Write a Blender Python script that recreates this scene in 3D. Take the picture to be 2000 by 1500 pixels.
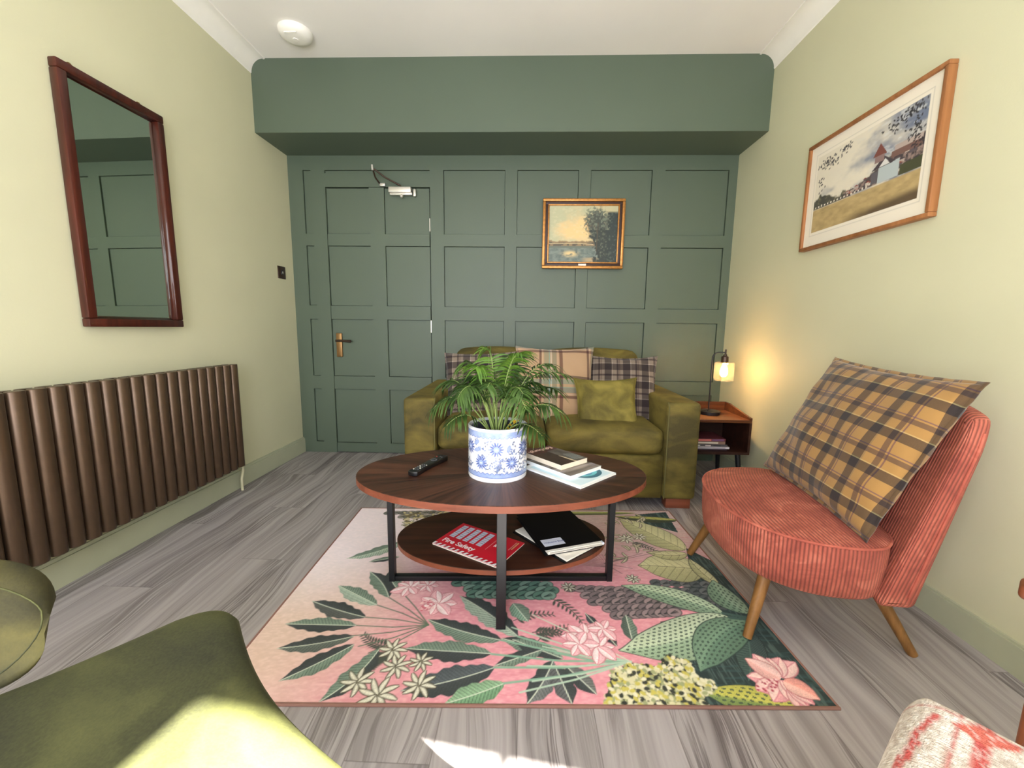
import bpy, bmesh, math, random
import numpy as np
from mathutils import Vector, Matrix, Euler
random.seed(7)
C = bpy.context.scene.collection
for o in list(bpy.data.objects): bpy.data.objects.remove(o)
PI = math.pi

# ------------------------------------------------------------------ camera
F, YAW, PITCH, ROLL = 799.08, 0.0337, 0.1358, -0.0128
CX, CY, CZ = 1.7427, -3.073, 0.9865
W, HS, DS, HC, COV = 3.193, 2.193, 0.348, 2.622, 0.079
_f = Vector((-math.sin(YAW)*math.cos(PITCH), math.cos(YAW)*math.cos(PITCH), -math.sin(PITCH)))
_r = Vector((math.cos(YAW), math.sin(YAW), 0)); _d = _f.cross(_r)
_r2 = math.cos(ROLL)*_r + math.sin(ROLL)*_d; _d2 = -math.sin(ROLL)*_r + math.cos(ROLL)*_d
cam_d = bpy.data.cameras.new('camera'); cam = bpy.data.objects.new('camera', cam_d); C.objects.link(cam)
cam_d.sensor_width = 36; cam_d.lens = 36*F/2000; cam_d.clip_start = .02
M = Matrix.Identity(4)
for i in range(3): M[i][0], M[i][1], M[i][2] = _r2[i], -_d2[i], -_f[i]
M[0][3], M[1][3], M[2][3] = CX, CY, CZ
cam.matrix_world = M
bpy.context.scene.camera = cam

# ------------------------------------------------------------------ light
sc = bpy.context.scene
sc.view_settings.view_transform = 'Standard'; sc.view_settings.look = 'None'
sc.view_settings.gamma = 1; sc.view_settings.use_curve_mapping = False
sc.view_settings.exposure = 0.0
sc.cycles.max_bounces = 10; sc.cycles.diffuse_bounces = 6; sc.cycles.transparent_max_bounces = 12
sc.cycles.caustics_reflective = False; sc.cycles.caustics_refractive = False
world = bpy.data.worlds.new('world'); sc.world = world; world.use_nodes = True
wb = world.node_tree.nodes['Background']; wb.inputs[0].default_value = (.75, .87, 1, 1); wb.inputs[1].default_value = 2.0
YR = -4.05                                       # rear wall of the room, behind the camera
REAR = Matrix.Translation((1.4, YR, 0)) @ Matrix.Rotation(math.radians(-8), 4, 'Z') @ Matrix.Translation((-1.4, -YR, 0))   # the window wall stands at a slight angle
def rear(x, y, z): return REAR @ Vector((x, y, z))
def lamp(name, kind, loc, energy, color=(1, 1, 1), look=None, **kw):
    l = bpy.data.lights.new(name, kind); l.energy = energy; l.color = color
    for k, v in kw.items(): setattr(l, k, v)
    o = bpy.data.objects.new(name, l); C.objects.link(o); o.location = loc
    if look is not None: o.rotation_euler = Vector(look).to_track_quat('-Z', 'Y').to_euler()
    return o
lamp('sun', 'SUN', (1.4, -7, 5), 95, (1, .95, .84), (.095, .415, -.52), angle=.012)
DAY = (.95, .95, 1.04)
lamp('daylight_rear_window', 'AREA', rear(1.42, YR-.14, 1.45), 62, DAY, (.12, 1, .12), shape='RECTANGLE', size=.9, size_y=1.35)
lamp('fill_rear_right', 'AREA', rear(2.58, YR-.14, .95), 38, DAY, (.12, 1, .0), shape='RECTANGLE', size=.85, size_y=1.05)  # added fill lamp outside an invented opening, rear wall right
lamp('fill_rear_left', 'AREA', rear(.42, YR-.14, .95), 34, DAY, (.12, 1, .0), shape='RECTANGLE', size=.65, size_y=1.05)  # added fill lamp outside an invented opening, rear wall left
lamp('fill_right_wall', 'AREA', (W+.16, -3.62, 1.5), 30, DAY, (-1, 0, -.05), shape='RECTANGLE', size=.65, size_y=1.2)  # added fill lamp for side light, outside an invented opening

# ------------------------------------------------------------------ helpers
def lin(c):
    if isinstance(c, str): c = [int(c[i:i+2], 16) for i in (1, 3, 5)]
    return tuple(((v/255)/12.92 if v/255 <= .04045 else ((v/255+.055)/1.055)**2.4) for v in c[:3])
def L4(c): return lin(c)+(1,)
class NT:
    def __init__(s, m): s.t = m.node_tree; s.n = s.t.nodes; s.l = s.t.links
    def __call__(s, typ, _in=None, **kw):
        n = s.n.new(typ)
        for k, v in kw.items(): setattr(n, k, v)
        for k, v in (_in or {}).items():
            sk = n.inputs[k]
            if isinstance(v, bpy.types.NodeSocket): s.l.new(v, sk)
            else: sk.default_value = v
        return n
    def math(s, op, a, b=0.0, c=None):
        d = {0: a, 1: b}
        if c is not None: d[2] = c
        return s('ShaderNodeMath', d, operation=op).outputs[0]
    def ramp(s, fac, stops, interp='LINEAR'):
        r = s('ShaderNodeValToRGB', {0: fac}); cr = r.color_ramp; cr.interpolation = interp
        while len(cr.elements) > 1: cr.elements.remove(cr.elements[-1])
        cr.elements[0].position = stops[0][0]; cr.elements[0].color = stops[0][1]
        for p, c in stops[1:]:
            e = cr.elements.new(p); e.color = c
        return r.outputs[0]
    def mix(s, f, a, b, blend='MIX'):
        n = s('ShaderNodeMix', data_type='RGBA', blend_type=blend)
        for k, v in ((0, f), (6, a), (7, b)):
            if isinstance(v, bpy.types.NodeSocket): s.l.new(v, n.inputs[k])
            else: n.inputs[k].default_value = v
        return n.outputs[2]
    def noise(s, vec, scale, detail=3, rough=.5, dist=0.0, out=0):
        return s('ShaderNodeTexNoise', {'Vector': vec, 'Scale': scale, 'Detail': detail, 'Roughness': rough, 'Distortion': dist}).outputs[out]
    def co(s, which='Object'): return s('ShaderNodeTexCoord').outputs[which]
    def scale(s, vec, sx, sy, sz): return s('ShaderNodeMapping', {0: vec, 3: (sx, sy, sz)}).outputs[0]
    def bump(s, h, strength=.3, dist=.002): return s('ShaderNodeBump', {'Height': h, 'Strength': strength, 'Distance': dist}).outputs[0]
def mat(name, base=(200, 200, 200), rough=.5, metal=0.0, **kw):
    m = bpy.data.materials.new(name); m.use_nodes = True
    b = m.node_tree.nodes['Principled BSDF']
    b.inputs['Base Color'].default_value = L4(base); b.inputs['Roughness'].default_value = rough; b.inputs['Metallic'].default_value = metal
    for k, v in kw.items(): b.inputs[k].default_value = v
    return m, NT(m), b
def vary(name, base, rough=.5, metal=0.0, amp=.08, scale=8, bumps=0, bscale=200, **kw):
    """plain paint/metal/plastic with a faint noise variation and optional fine bump"""
    m, t, b = mat(name, base, rough, metal, **kw)
    co = t.co(); n = t.noise(co, scale, 4)
    c = lin(base); lo = tuple(v*(1-amp) for v in c)+(1,); hi = tuple(min(1, v*(1+amp)) for v in c)+(1,)
    t.l.new(t.ramp(n, [(.3, lo), (.7, hi)]), b.inputs['Base Color'])
    if bumps:
        t.l.new(t.bump(t.noise(co, bscale, 3), bumps), b.inputs['Normal'])
    return m
def mesh_obj(name, verts, faces, m, parent=None, smooth=False, uvs=None):
    me = bpy.data.meshes.new(name); me.from_pydata([tuple(v) for v in verts], [], faces); me.update()
    if uvs is not None:
        uv = me.uv_layers.new(name='UVMap')
        li = np.zeros(len(me.loops), dtype=np.int32); me.loops.foreach_get('vertex_index', li)
        uv.data.foreach_set('uv', np.asarray(uvs, dtype=np.float32)[li].ravel())
    return link(name, me, m, parent, smooth)
def link(name, me, m, parent=None, smooth=False):
    for x in (m if isinstance(m, (list, tuple)) else [m]): me.materials.append(x)
    if smooth: me.polygons.foreach_set('use_smooth', [True]*len(me.polygons))
    o = bpy.data.objects.new(name, me); C.objects.link(o)
    if parent: o.parent = parent
    return o
def bmo(name, bm, m, parent=None, smooth=False, sharp=None):
    bmesh.ops.recalc_face_normals(bm, faces=bm.faces[:])
    me = bpy.data.meshes.new(name); bm.to_mesh(me); bm.free()
    o = link(name, me, m, parent, smooth)
    if smooth and sharp: me.set_sharp_from_angle(angle=math.radians(sharp))
    return o
def thing(name, label, cat, loc=(0, 0, 0), rot=(0, 0, 0), group=None):
    o = bpy.data.objects.new(name, None); C.objects.link(o); o.location = loc; o.rotation_euler = rot
    o.empty_display_size = .05
    return tag(o, label, cat, group)
def tag(o, label, cat, group=None):
    o['label'] = label; o['category'] = cat
    if group: o['group'] = group
    return o
def struct(o): o['kind'] = 'structure'; return o
def add_box(bm, lo, hi, bev=0, seg=2, rot=None, mi=0):
    lo, hi = Vector(lo), Vector(hi); c = (lo+hi)/2; s = hi-lo
    mtx = Matrix.Translation(c) @ (rot.to_4x4() if rot else Matrix.Identity(4)) @ Matrix.Diagonal((*s, 1))
    r = bmesh.ops.create_cube(bm, size=1, matrix=mtx); vs = r['verts']
    fs = set(f for v in vs for f in v.link_faces)
    for f in fs: f.material_index = mi
    if bev:
        es = list(set(e for v in vs for e in v.link_edges))
        bmesh.ops.bevel(bm, geom=es, offset=bev, segments=seg, profile=.5, affect='EDGES')
def box(name, lo, hi, m, parent=None, bev=0, seg=2, rot=None):
    bm = bmesh.new(); add_box(bm, lo, hi, bev, seg, rot)
    return bmo(name, bm, m, parent, bool(bev), 40)
def add_tube(bm, pts, rad, n=10, cap=True):
    pts = [Vector(p) for p in pts]; rad = rad if isinstance(rad, (list, tuple)) else [rad]*len(pts)
    rings = []; up = None
    for i, p in enumerate(pts):
        a = pts[max(i-1, 0)]; b = pts[min(i+1, len(pts)-1)]; t = (b-a).normalized()
        if up is None: up = t.orthogonal().normalized()
        up = (up - t*up.dot(t)).normalized(); s = t.cross(up)
        rings.append([bm.verts.new(p + rad[i]*(math.cos(2*PI*k/n)*up + math.sin(2*PI*k/n)*s)) for k in range(n)])
    for a, b in zip(rings, rings[1:]):
        for k in range(n): bm.faces.new((a[k], a[(k+1) % n], b[(k+1) % n], b[k]))
    if cap: bm.faces.new(rings[0][::-1]); bm.faces.new(rings[-1])
def tube(name, pts, rad, m, parent=None, n=12):
    bm = bmesh.new(); add_tube(bm, pts, rad, n); return bmo(name, bm, m, parent, True, 50)
def lathe(name, prof, m, parent=None, n=48, smooth=True, sharp=35, axis=None):
    bm = bmesh.new(); rings = []
    for r, z in prof:
        if r < 1e-6: rings.append([bm.verts.new((0, 0, z))])
        else: rings.append([bm.verts.new((r*math.cos(2*PI*k/n), r*math.sin(2*PI*k/n), z)) for k in range(n)])
    for a, b in zip(rings, rings[1:]):
        for k in range(n):
            k2 = (k+1) % n
            if len(a) == 1 and len(b) == 1: continue
            if len(a) == 1: bm.faces.new((a[0], b[k2], b[k]))
            elif len(b) == 1: bm.faces.new((a[k], a[k2], b[0]))
            else: bm.faces.new((a[k], a[k2], b[k2], b[k]))
    if axis: bmesh.ops.transform(bm, matrix=axis, verts=bm.verts[:])
    return bmo(name, bm, m, parent, smooth, sharp)
def prism(name, outline, z0, z1, m, parent=None, bev=0, seg=2):
    bm = bmesh.new(); vs = [bm.verts.new((x, y, z0)) for x, y in outline]; f = bm.faces.new(vs)
    r = bmesh.ops.extrude_face_region(bm, geom=[f]); nv = [g for g in r['geom'] if isinstance(g, bmesh.types.BMVert)]
    bmesh.ops.translate(bm, verts=nv, vec=(0, 0, z1-z0))
    if bev:
        es = [e for e in bm.edges if abs(e.verts[0].co.z-e.verts[1].co.z) < 1e-6]
        bmesh.ops.bevel(bm, geom=es, offset=bev, segments=seg, profile=.5, affect='EDGES')
    return bmo(name, bm, m, parent, bool(bev), 40)
def rbox(name, size, r, m, parent=None, loc=(0, 0, 0), puff=(0, 0, 0), n=14, rot=None, uvm=1.0):
    """rounded cushion-like block: a subdivided box whose corners are rounded by r and whose faces bulge by puff"""
    hx, hy, hz = [s/2 for s in size]; bm = bmesh.new()
    bmesh.ops.create_cube(bm, size=2); bmesh.ops.subdivide_edges(bm, edges=bm.edges[:], cuts=n, use_grid_fill=True)
    for v in bm.verts:
        u = v.co.copy()
        def warp(a, h):   # concentrate vertices near the edge radius
            return a
        p = Vector((u.x*hx, u.y*hy, u.z*hz)); q = Vector((max(-hx+r, min(hx-r, p.x)), max(-hy+r, min(hy-r, p.y)), max(-hz+r, min(hz-r, p.z))))
        d = p-q
        if d.length > 1e-9:
            p = q + d.normalized()*r
        bx = (1-u.y*u.y)*(1-u.z*u.z); by = (1-u.x*u.x)*(1-u.z*u.z); bz = (1-u.x*u.x)*(1-u.y*u.y)
        p += Vector((u.x*puff[0]*bx, u.y*puff[1]*by, u.z*puff[2]*bz)); v.co = p
    mt = Matrix.Translation(loc) @ (rot.to_4x4() if rot else Matrix.Identity(4))
    bmesh.ops.transform(bm, matrix=mt, verts=bm.verts[:])
    return bmo(name, bm, m, parent, True)
def text_mesh(name, s, size, m, parent, loc, rot, bold=False, shear=0, depth=.0002, align='LEFT', xs=1.0):
    cu = bpy.data.curves.new('t', 'FONT'); cu.body = s; cu.size = size; cu.extrude = depth; cu.align_x = align; cu.shear = shear
    if bold: cu.offset = size*.018
    o = bpy.data.objects.new('t', cu); C.objects.link(o)
    bpy.context.view_layer.update()
    me = bpy.data.meshes.new_from_object(o.evaluated_get(bpy.context.evaluated_depsgraph_get()))
    bpy.data.objects.remove(o)
    me.transform(Matrix.Diagonal((xs, 1, 1, 1))); me.materials.clear()
    t = link(name, me, m, parent); t.location = loc; t.rotation_euler = rot
    return t

# ------------------------------------------------------------------ painter: a colour raster carried by mesh vertices
def smooth(a, b, x): t = np.clip((x-a)/(b-a+1e-12), 0, 1); return t*t*(3-2*t)
class Paint:
    def __init__(s, w, h, res, seed=1):
        s.w, s.h = w, h; s.nx, s.ny = int(w/res)+1, int(h/res)+1; s.res = w/(s.nx-1)
        s.X, s.Y = np.meshgrid(np.linspace(0, w, s.nx), np.linspace(0, h, s.ny)); s.c = np.zeros((s.ny, s.nx, 3)); s.rng = np.random.RandomState(seed)
    def noise(s, sx, sy, oct=3, seed=0):
        """smooth value noise, cell size sx by sy metres, 0..1"""
        out = 0; amp = 1; tot = 0; rng = np.random.RandomState(seed+11)
        for o in range(oct):
            gx, gy = int(s.w/sx)+3, int(s.h/sy)+3; g = rng.rand(gy, gx)
            fx, fy = s.X/sx, s.Y/sy; ix, iy = fx.astype(int), fy.astype(int); tx, ty = fx-ix, fy-iy
            tx = tx*tx*(3-2*tx); ty = ty*ty*(3-2*ty)
            out = out + amp*((g[iy, ix]*(1-tx)+g[iy, ix+1]*tx)*(1-ty)+(g[iy+1, ix]*(1-tx)+g[iy+1, ix+1]*tx)*ty)
            tot += amp; amp *= .5; sx /= 2; sy /= 2
        return out/tot
    def put(s, mask, col, win=None):
        col = np.asarray(lin(col)) if not isinstance(col, np.ndarray) else col
        if win is None: s.c += mask[..., None]*(col-s.c)
        else: y0, y1, x0, x1 = win; s.c[y0:y1, x0:x1] += mask[..., None]*(col-s.c[y0:y1, x0:x1])
    def win(s, x0, y0, x1, y1):
        r = s.res
        a, b = max(0, int(min(x0, x1)/r)-1), min(s.nx, int(max(x0, x1)/r)+2); c, d = max(0, int(min(y0, y1)/r)-1), min(s.ny, int(max(y0, y1)/r)+2)
        return (c, d, a, b) if b > a and d > c else None
    def line(s, pts, wd, col, alpha=1, wd2=None):
        for i in range(len(pts)-1):
            (x0, y0), (x1, y1) = pts[i], pts[i+1]; wa = wd if wd2 is None else wd+(wd2-wd)*i/max(1, len(pts)-1)
            w_ = s.win(min(x0, x1)-wd, min(y0, y1)-wd, max(x0, x1)+wd, max(y0, y1)+wd)
            if not w_: continue
            X, Y = s.X[w_[0]:w_[1], w_[2]:w_[3]], s.Y[w_[0]:w_[1], w_[2]:w_[3]]
            dx, dy = x1-x0, y1-y0; l2 = dx*dx+dy*dy+1e-12; t = np.clip(((X-x0)*dx+(Y-y0)*dy)/l2, 0, 1)
            d = np.hypot(X-x0-t*dx, Y-y0-t*dy); s.put(alpha*np.clip((wa/2-d)/s.res+.6, 0, 1), col, w_)
    def ell(s, x, y, a, b, ang, col, alpha=1, edge=None):
        R = max(a, b)*1.3; w_ = s.win(x-R, y-R, x+R, y+R)
        if not w_: return
        X, Y = s.X[w_[0]:w_[1], w_[2]:w_[3]]-x, s.Y[w_[0]:w_[1], w_[2]:w_[3]]-y; c, n = math.cos(ang), math.sin(ang)
        u, v = X*c+Y*n, -X*n+Y*c; d = (1-np.hypot(u/a, v/b))*min(a, b)
        if edge: s.put(alpha*np.clip(d/s.res+1.4, 0, 1), edge, w_)
        s.put(alpha*np.clip(d/s.res+.5, 0, 1), col, w_)
    def poly(s, pts, col, alpha=1, tex=None):
        P = np.array(pts); w_ = s.win(P[:, 0].min(), P[:, 1].min(), P[:, 0].max(), P[:, 1].max())
        if not w_: return None
        X, Y = s.X[w_[0]:w_[1], w_[2]:w_[3]], s.Y[w_[0]:w_[1], w_[2]:w_[3]]; ins = np.zeros(X.shape, bool); j = len(P)-1
        for i in range(len(P)):
            xi, yi, xj, yj = *P[i], *P[j]
            ins ^= ((yi > Y) != (yj > Y)) & (X < (xj-xi)*(Y-yi)/(yj-yi+1e-12)+xi); j = i
        s.put(alpha*ins.astype(float), col, w_); return ins, w_
    def leaf(s, b, t, hw, c1, c2, rib=None, bend=0, veins=0, vein_col=(40, 50, 45), spots=0, spot_col=(50, 70, 60), edge=None, blunt=.5, wob=0):
        """a leaf blade from base b to tip t: the two halves in two colours, a midrib, side veins or rows of spots"""
        bx, by = b; tx, ty = t; Ln = math.hypot(tx-bx, ty-by); ux, uy = (tx-bx)/Ln, (ty-by)/Ln; pad = hw*1.6+abs(bend)*Ln
        w_ = s.win(min(bx, tx)-pad, min(by, ty)-pad, max(bx, tx)+pad, max(by, ty)+pad)
        if not w_: return
        X, Y = s.X[w_[0]:w_[1], w_[2]:w_[3]]-bx, s.Y[w_[0]:w_[1], w_[2]:w_[3]]-by
        a = (X*ux+Y*uy)/Ln; d = (-X*uy+Y*ux)-bend*Ln*4*a*(1-a); ac = np.clip(a, 0, 1)
        prof = np.sin(PI*ac**(.45+blunt*.55))**(.75)*np.clip((1-ac)*5, 0, 1)**.4
        if wob: prof = prof*(1+wob*np.sin(a*Ln*160+hw*900)*.5+wob*np.sin(a*Ln*67)*.5)
        h = hw*prof*((a > 0) & (a < 1)); sd = h-np.abs(d)
        if edge is not None: s.put(np.clip(sd/s.res+1.8, 0, 1)*(h > 1e-4), edge, w_)
        ins = np.clip(sd/s.res+.5, 0, 1)*(h > 1e-4)
        A, B = np.asarray(lin(c1)), np.asarray(lin(c2)); k = smooth(-.15, .15, d/hw)[..., None]
        n = s.rng.rand(*a.shape)[..., None]*.25+.87
        col = (A*(1-k)+B*k)*n*(1.12-.3*np.abs(d/hw))[..., None]
        s.put(ins, col, w_)
        if veins:
            ph = (a*Ln-np.abs(d)*.7)/veins; fr = np.abs(ph-np.round(ph))*veins
            s.put(ins*np.clip(1.1-fr/(s.res*.8), 0, 1)*.65, vein_col, w_)
        if spots:
            g = a*Ln/spots; gy = d/(spots*.62); row = np.round(gy); fx = (g+.5*(row % 2)); fx = fx-np.round(fx); fy = gy-row
            s.put(ins*(np.hypot(fx*1.5, fy*1.6) < .42)*(h > spots*.5)*(sd > spots*.25)*.85, spot_col, w_)
        if rib is not None: s.put(ins*np.clip(1.2-np.abs(d)/(s.res*.75), 0, 1)*.9, rib, w_)
    def mesh(s, name, m, parent=None, fn=None, back=None):
        """grid mesh; fn(X,Y)->(x,y,z) places the grid"""
        x, y, z = fn(s.X, s.Y) if fn else (s.X, s.Y, np.zeros_like(s.X))
        co = np.stack([x, y, z], -1).reshape(-1, 3).astype(np.float32); nv = len(co)
        i = np.arange(nv).reshape(s.ny, s.nx); q = np.stack([i[:-1, :-1], i[:-1, 1:], i[1:, 1:], i[1:, :-1]], -1).reshape(-1, 4).astype(np.int32)
        me = bpy.data.meshes.new(name); me.vertices.add(nv); me.vertices.foreach_set('co', co.ravel())
        me.loops.add(len(q)*4); me.loops.foreach_set('vertex_index', q.ravel()); me.polygons.add(len(q))
        me.polygons.foreach_set('loop_start', np.arange(len(q), dtype=np.int32)*4); me.update(calc_edges=True); me.validate()
        at = me.color_attributes.new('Col', 'FLOAT_COLOR', 'POINT')
        at.data.foreach_set('color', np.concatenate([np.clip(s.c, 0, 1), np.ones((s.ny, s.nx, 1))], -1).reshape(-1).astype(np.float32))
        return link(name, me, m, parent, True)
def painted(name, rough=.6, bumps=.0, bscale=600, **kw):
    m, t, b = mat(name, (200, 200, 200), rough, **kw)
    t.l.new(t('ShaderNodeAttribute', attribute_name='Col').outputs[0], b.inputs['Base Color'])
    if bumps: t.l.new(t.bump(t.noise(t.co(), bscale, 2), bumps, .001), b.inputs['Normal'])
    return m

# ------------------------------------------------------------------ materials
def wall_mat(name, col, rough=.62, b=.12):
    m, t, bs = mat(name, col, rough)
    co = t.co(); n = t.noise(co, 1.6, 3); c = lin(col)
    t.l.new(t.ramp(n, [(.3, tuple(v*.96 for v in c)+(1,)), (.7, tuple(min(1, v*1.03) for v in c)+(1,))]), bs.inputs['Base Color'])
    t.l.new(t.bump(t.noise(co, 140, 4, .6), b, .002), bs.inputs['Normal']); return m
M_sage = wall_mat('sage_wall_paint', (202, 201, 169))
M_green = wall_mat('dark_green_paint', (80, 93, 78), .5, .05)
M_ceil = wall_mat('ceiling_paint', (240, 237, 232), .8, .06)
M_base = vary('skirting_paint', (176, 180, 154), .45, amp=.03)
M_white = vary('white_gloss', (240, 238, 230), .6, amp=.02)

def floor_mat():
    m, t, b = mat('grey_wood_plank', (150, 145, 140), .42)
    co = t.co(); sx = t('ShaderNodeSeparateXYZ', {0: co}); X, Y = sx.outputs[0], sx.outputs[1]
    PWd, PLn = .198, 1.2
    col = t.math('FLOOR', t.math('DIVIDE', t.math('ADD', X, .045), PWd))
    off = t.math('MULTIPLY', col, .4137)
    yy = t.math('ADD', t.math('DIVIDE', Y, PLn), off); row = t.math('FLOOR', yy)
    fx = t.math('FRACT', t.math('DIVIDE', t.math('ADD', X, .045), PWd)); fy = t.math('FRACT', yy)
    h = t('ShaderNodeTexWhiteNoise', {'Vector': t('ShaderNodeCombineXYZ', {0: col, 1: row}).outputs[0]}, noise_dimensions='2D').outputs[0]
    h2 = t('ShaderNodeTexWhiteNoise', {'Vector': t('ShaderNodeCombineXYZ', {0: t.math('ADD', col, 31.7), 1: row}).outputs[0]}, noise_dimensions='2D').outputs[0]
    # wandering grain coordinate
    warp = t.noise(t('ShaderNodeCombineXYZ', {0: t.math('MULTIPLY', X, 3.2), 1: t.math('MULTIPLY', Y, 1.1), 2: t.math('MULTIPLY', h, 40)}).outputs[0], 1, 2)
    gx = t.math('ADD', X, t.math('MULTIPLY', warp, .22))
    v = t('ShaderNodeCombineXYZ', {0: t.math('MULTIPLY', gx, 30), 1: t.math('MULTIPLY', Y, .55), 2: t.math('MULTIPLY', h, 70)}).outputs[0]
    n1 = t.noise(v, 1, 3, .55)
    v2 = t('ShaderNodeCombineXYZ', {0: t.math('MULTIPLY', gx, 78), 1: t.math('MULTIPLY', Y, 1.6), 2: t.math('MULTIPLY', h, 90)}).outputs[0]
    n2 = t.noise(v2, 1, 4, .6)
    dens = t.noise(t('ShaderNodeCombineXYZ', {0: t.math('MULTIPLY', gx, 7), 1: t.math('MULTIPLY', Y, .5), 2: t.math('MULTIPLY', h2, 50)}).outputs[0], 1, 2)
    base = t.ramp(n1, [(.30, L4((120, 114, 115))), (.45, L4((148, 142, 143))), (.6, L4((168, 162, 163))), (.75, L4((140, 134, 135)))])
    streak = t.math('MULTIPLY', t.ramp(n2, [(.45, (0, 0, 0, 1)), (.53, (1, 1, 1, 1)), (.62, (.3, .3, .3, 1))]), t.ramp(dens, [(.45, (.04, .04, .04, 1)), (.57, (1, 1, 1, 1))]))
    c = t.mix(t.math('MULTIPLY', streak, .85), base, L4((72, 64, 66)))
    c = t.mix(.14, c, t.mix(h2, L4((110, 104, 102)), L4((190, 184, 180))))
    ex = t.math('MINIMUM', fx, t.math('SUBTRACT', 1, fx)); ey = t.math('MINIMUM', fy, t.math('SUBTRACT', 1, fy))
    e = t.math('MINIMUM', t.math('MULTIPLY', ex, PWd), t.math('MULTIPLY', ey, PLn))
    gr = t.ramp(t.math('MULTIPLY', e, 100), [(.08, (1, 1, 1, 1)), (.2, (0, 0, 0, 1))])
    c = t.mix(t.math('MULTIPLY', gr, .55), c, L4((98, 92, 90)))
    t.l.new(c, b.inputs['Base Color'])
    t.l.new(t.ramp(n2, [(.3, (.38, .38, .38, 1)), (.7, (.5, .5, .5, 1))]), b.inputs['Roughness'])
    t.l.new(t.bump(t.math('SUBTRACT', n2, t.math('MULTIPLY', gr, 1.5)), .12, .001), b.inputs['Normal'])
    return m
M_floor = floor_mat()

def wood(name, dark, light, rough=.35, axis=0, sc_=1.0, radial=False, coat=.0):
    m, t, b = mat(name, dark, rough); co = t.co(); s = t('ShaderNodeSeparateXYZ', {0: co}); X, Y, Z = s.outputs
    if radial:
        ang = t.math('ARCTAN2', Y, X); r = t.math('SQRT', t.math('ADD', t.math('MULTIPLY', X, X), t.math('MULTIPLY', Y, Y)))
        seg = t.math('FLOOR', t.math('MULTIPLY', ang, 32/(2*PI)))
        h = t('ShaderNodeTexWhiteNoise', {'W': seg}, noise_dimensions='1D').outputs[0]
        v = t('ShaderNodeCombineXYZ', {0: t.math('MULTIPLY', ang, 22), 1: t.math('MULTIPLY', r, 3), 2: t.math('MULTIPLY', h, 30)}).outputs[0]
        n = t.noise(v, 1, 5, .6); n = t.math('ADD', t.math('MULTIPLY', n, .85), t.math('MULTIPLY', h, .18))
    else:
        ax = [X, Y, Z]; sc3 = [26*sc_, 26*sc_, 26*sc_]; sc3[axis] = 1.6*sc_
        v = t('ShaderNodeCombineXYZ', {i: t.math('MULTIPLY', ax[i], sc3[i]) for i in range(3)}).outputs[0]
        n = t.noise(v, 1, 5, .6, .6)
    c1, c2 = L4(dark), L4(light); mid = tuple((a+b_)/2 for a, b_ in zip(c1, c2))
    t.l.new(t.ramp(n, [(.32, c1), (.5, mid), (.68, c2)]), b.inputs['Base Color'])
    t.l.new(t.bump(n, .08, .001), b.inputs['Normal']); b.inputs['Coat Weight'].default_value = coat; b.inputs['Specular IOR Level'].default_value = .28; return m
M_walnut_r = wood('walnut_sunburst', (32, 18, 14), (84, 52, 38), .38, radial=True)
M_walnut = wood('walnut', (36, 18, 13), (72, 40, 27), .42, 0)
M_edge = wood('reddish_edge_band', (98, 52, 36), (128, 72, 52), .4, 0)
M_mahog = wood('mahogany', (44, 17, 11), (78, 33, 23), .32, 2, coat=.3)
M_oak = wood('oak_frame', (130, 84, 48), (162, 110, 68), .45, 2)
M_legwood = wood('oiled_oak_leg', (96, 66, 34), (140, 100, 56), .4, 2)
M_brownwood = wood('side_table_wood', (60, 30, 16), (100, 58, 33), .38, 0, coat=.2)
M_darkwood = wood('side_table_dark', (34, 18, 13), (58, 32, 22), .45, 0)
M_armwood = wood('armchair_wood', (100, 54, 32), (140, 80, 50), .4, 2)
M_gold = vary('antique_gilt', (176, 122, 62), .38, .55, .25, 60, .3, 150)
M_brass = vary('aged_brass', (150, 116, 74), .4, .8, .15, 20)
M_bronze = vary('bronze_dark', (70, 54, 44), .38, .6, .1, 20)
M_rad = vary('radiator_bronze', (88, 70, 54), .36, .55, .06, 30, .05, 500)
M_black = vary('black_powder_coat', (26, 27, 31), .38, .3, .1, 30)
M_plastic = vary('black_plastic', (16, 16, 18), .3, 0, .1, 30)
M_button = vary('remote_button', (84, 84, 88), .35, 0, .05)
M_steel = vary('satin_silver', (206, 202, 192), .35, .6, .05)
M_dark = vary('dark_void', (20, 14, 12), .8)
M_paper = vary('paper_edge', (236, 232, 222), .7, 0, .05, 90)
M_soil = vary('potting_soil', (58, 48, 38), .9, 0, .4, 90, .6, 120)
M_paintp = painted('printed_paper', .45)
M_oilp = painted('painted_canvas', .5, .5, 260)
M_glaze = painted('glazed_ceramic', .18, **{'Coat Weight': .5})
M_rug = painted('woven_print_rug', .85, .35, 900)

def velvet(name, dark, mid, light, sheen=.6, scale=6):
    m, t, b = mat(name, mid, .8); co = t.co()
    n = t.noise(t.scale(co, 1, 1, 1.8), scale, 4, .5, .5); n2 = t.noise(co, 260, 2)
    c = t.ramp(n, [(.36, L4(dark)), (.5, L4(mid)), (.66, L4(light))]); c = t.mix(.12, c, t.ramp(n2, [(.3, L4(dark)), (.7, L4(light))]))
    t.l.new(c, b.inputs['Base Color']); b.inputs['Sheen Weight'].default_value = sheen; b.inputs['Sheen Roughness'].default_value = .35
    b.inputs['Sheen Tint'].default_value = L4(tuple(min(255, int(v*1.5)) for v in light))
    t.l.new(t.bump(t.math('ADD', n, t.math('MULTIPLY', n2, .2)), .25, .006), b.inputs['Normal']); return m
M_velvet = velvet('olive_velvet', (58, 51, 16), (86, 76, 27), (114, 101, 42), .15, 5)
M_velvet2 = velvet('moss_velvet', (20, 22, 7), (46, 48, 18), (94, 96, 50), .12, 3.2)
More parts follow.
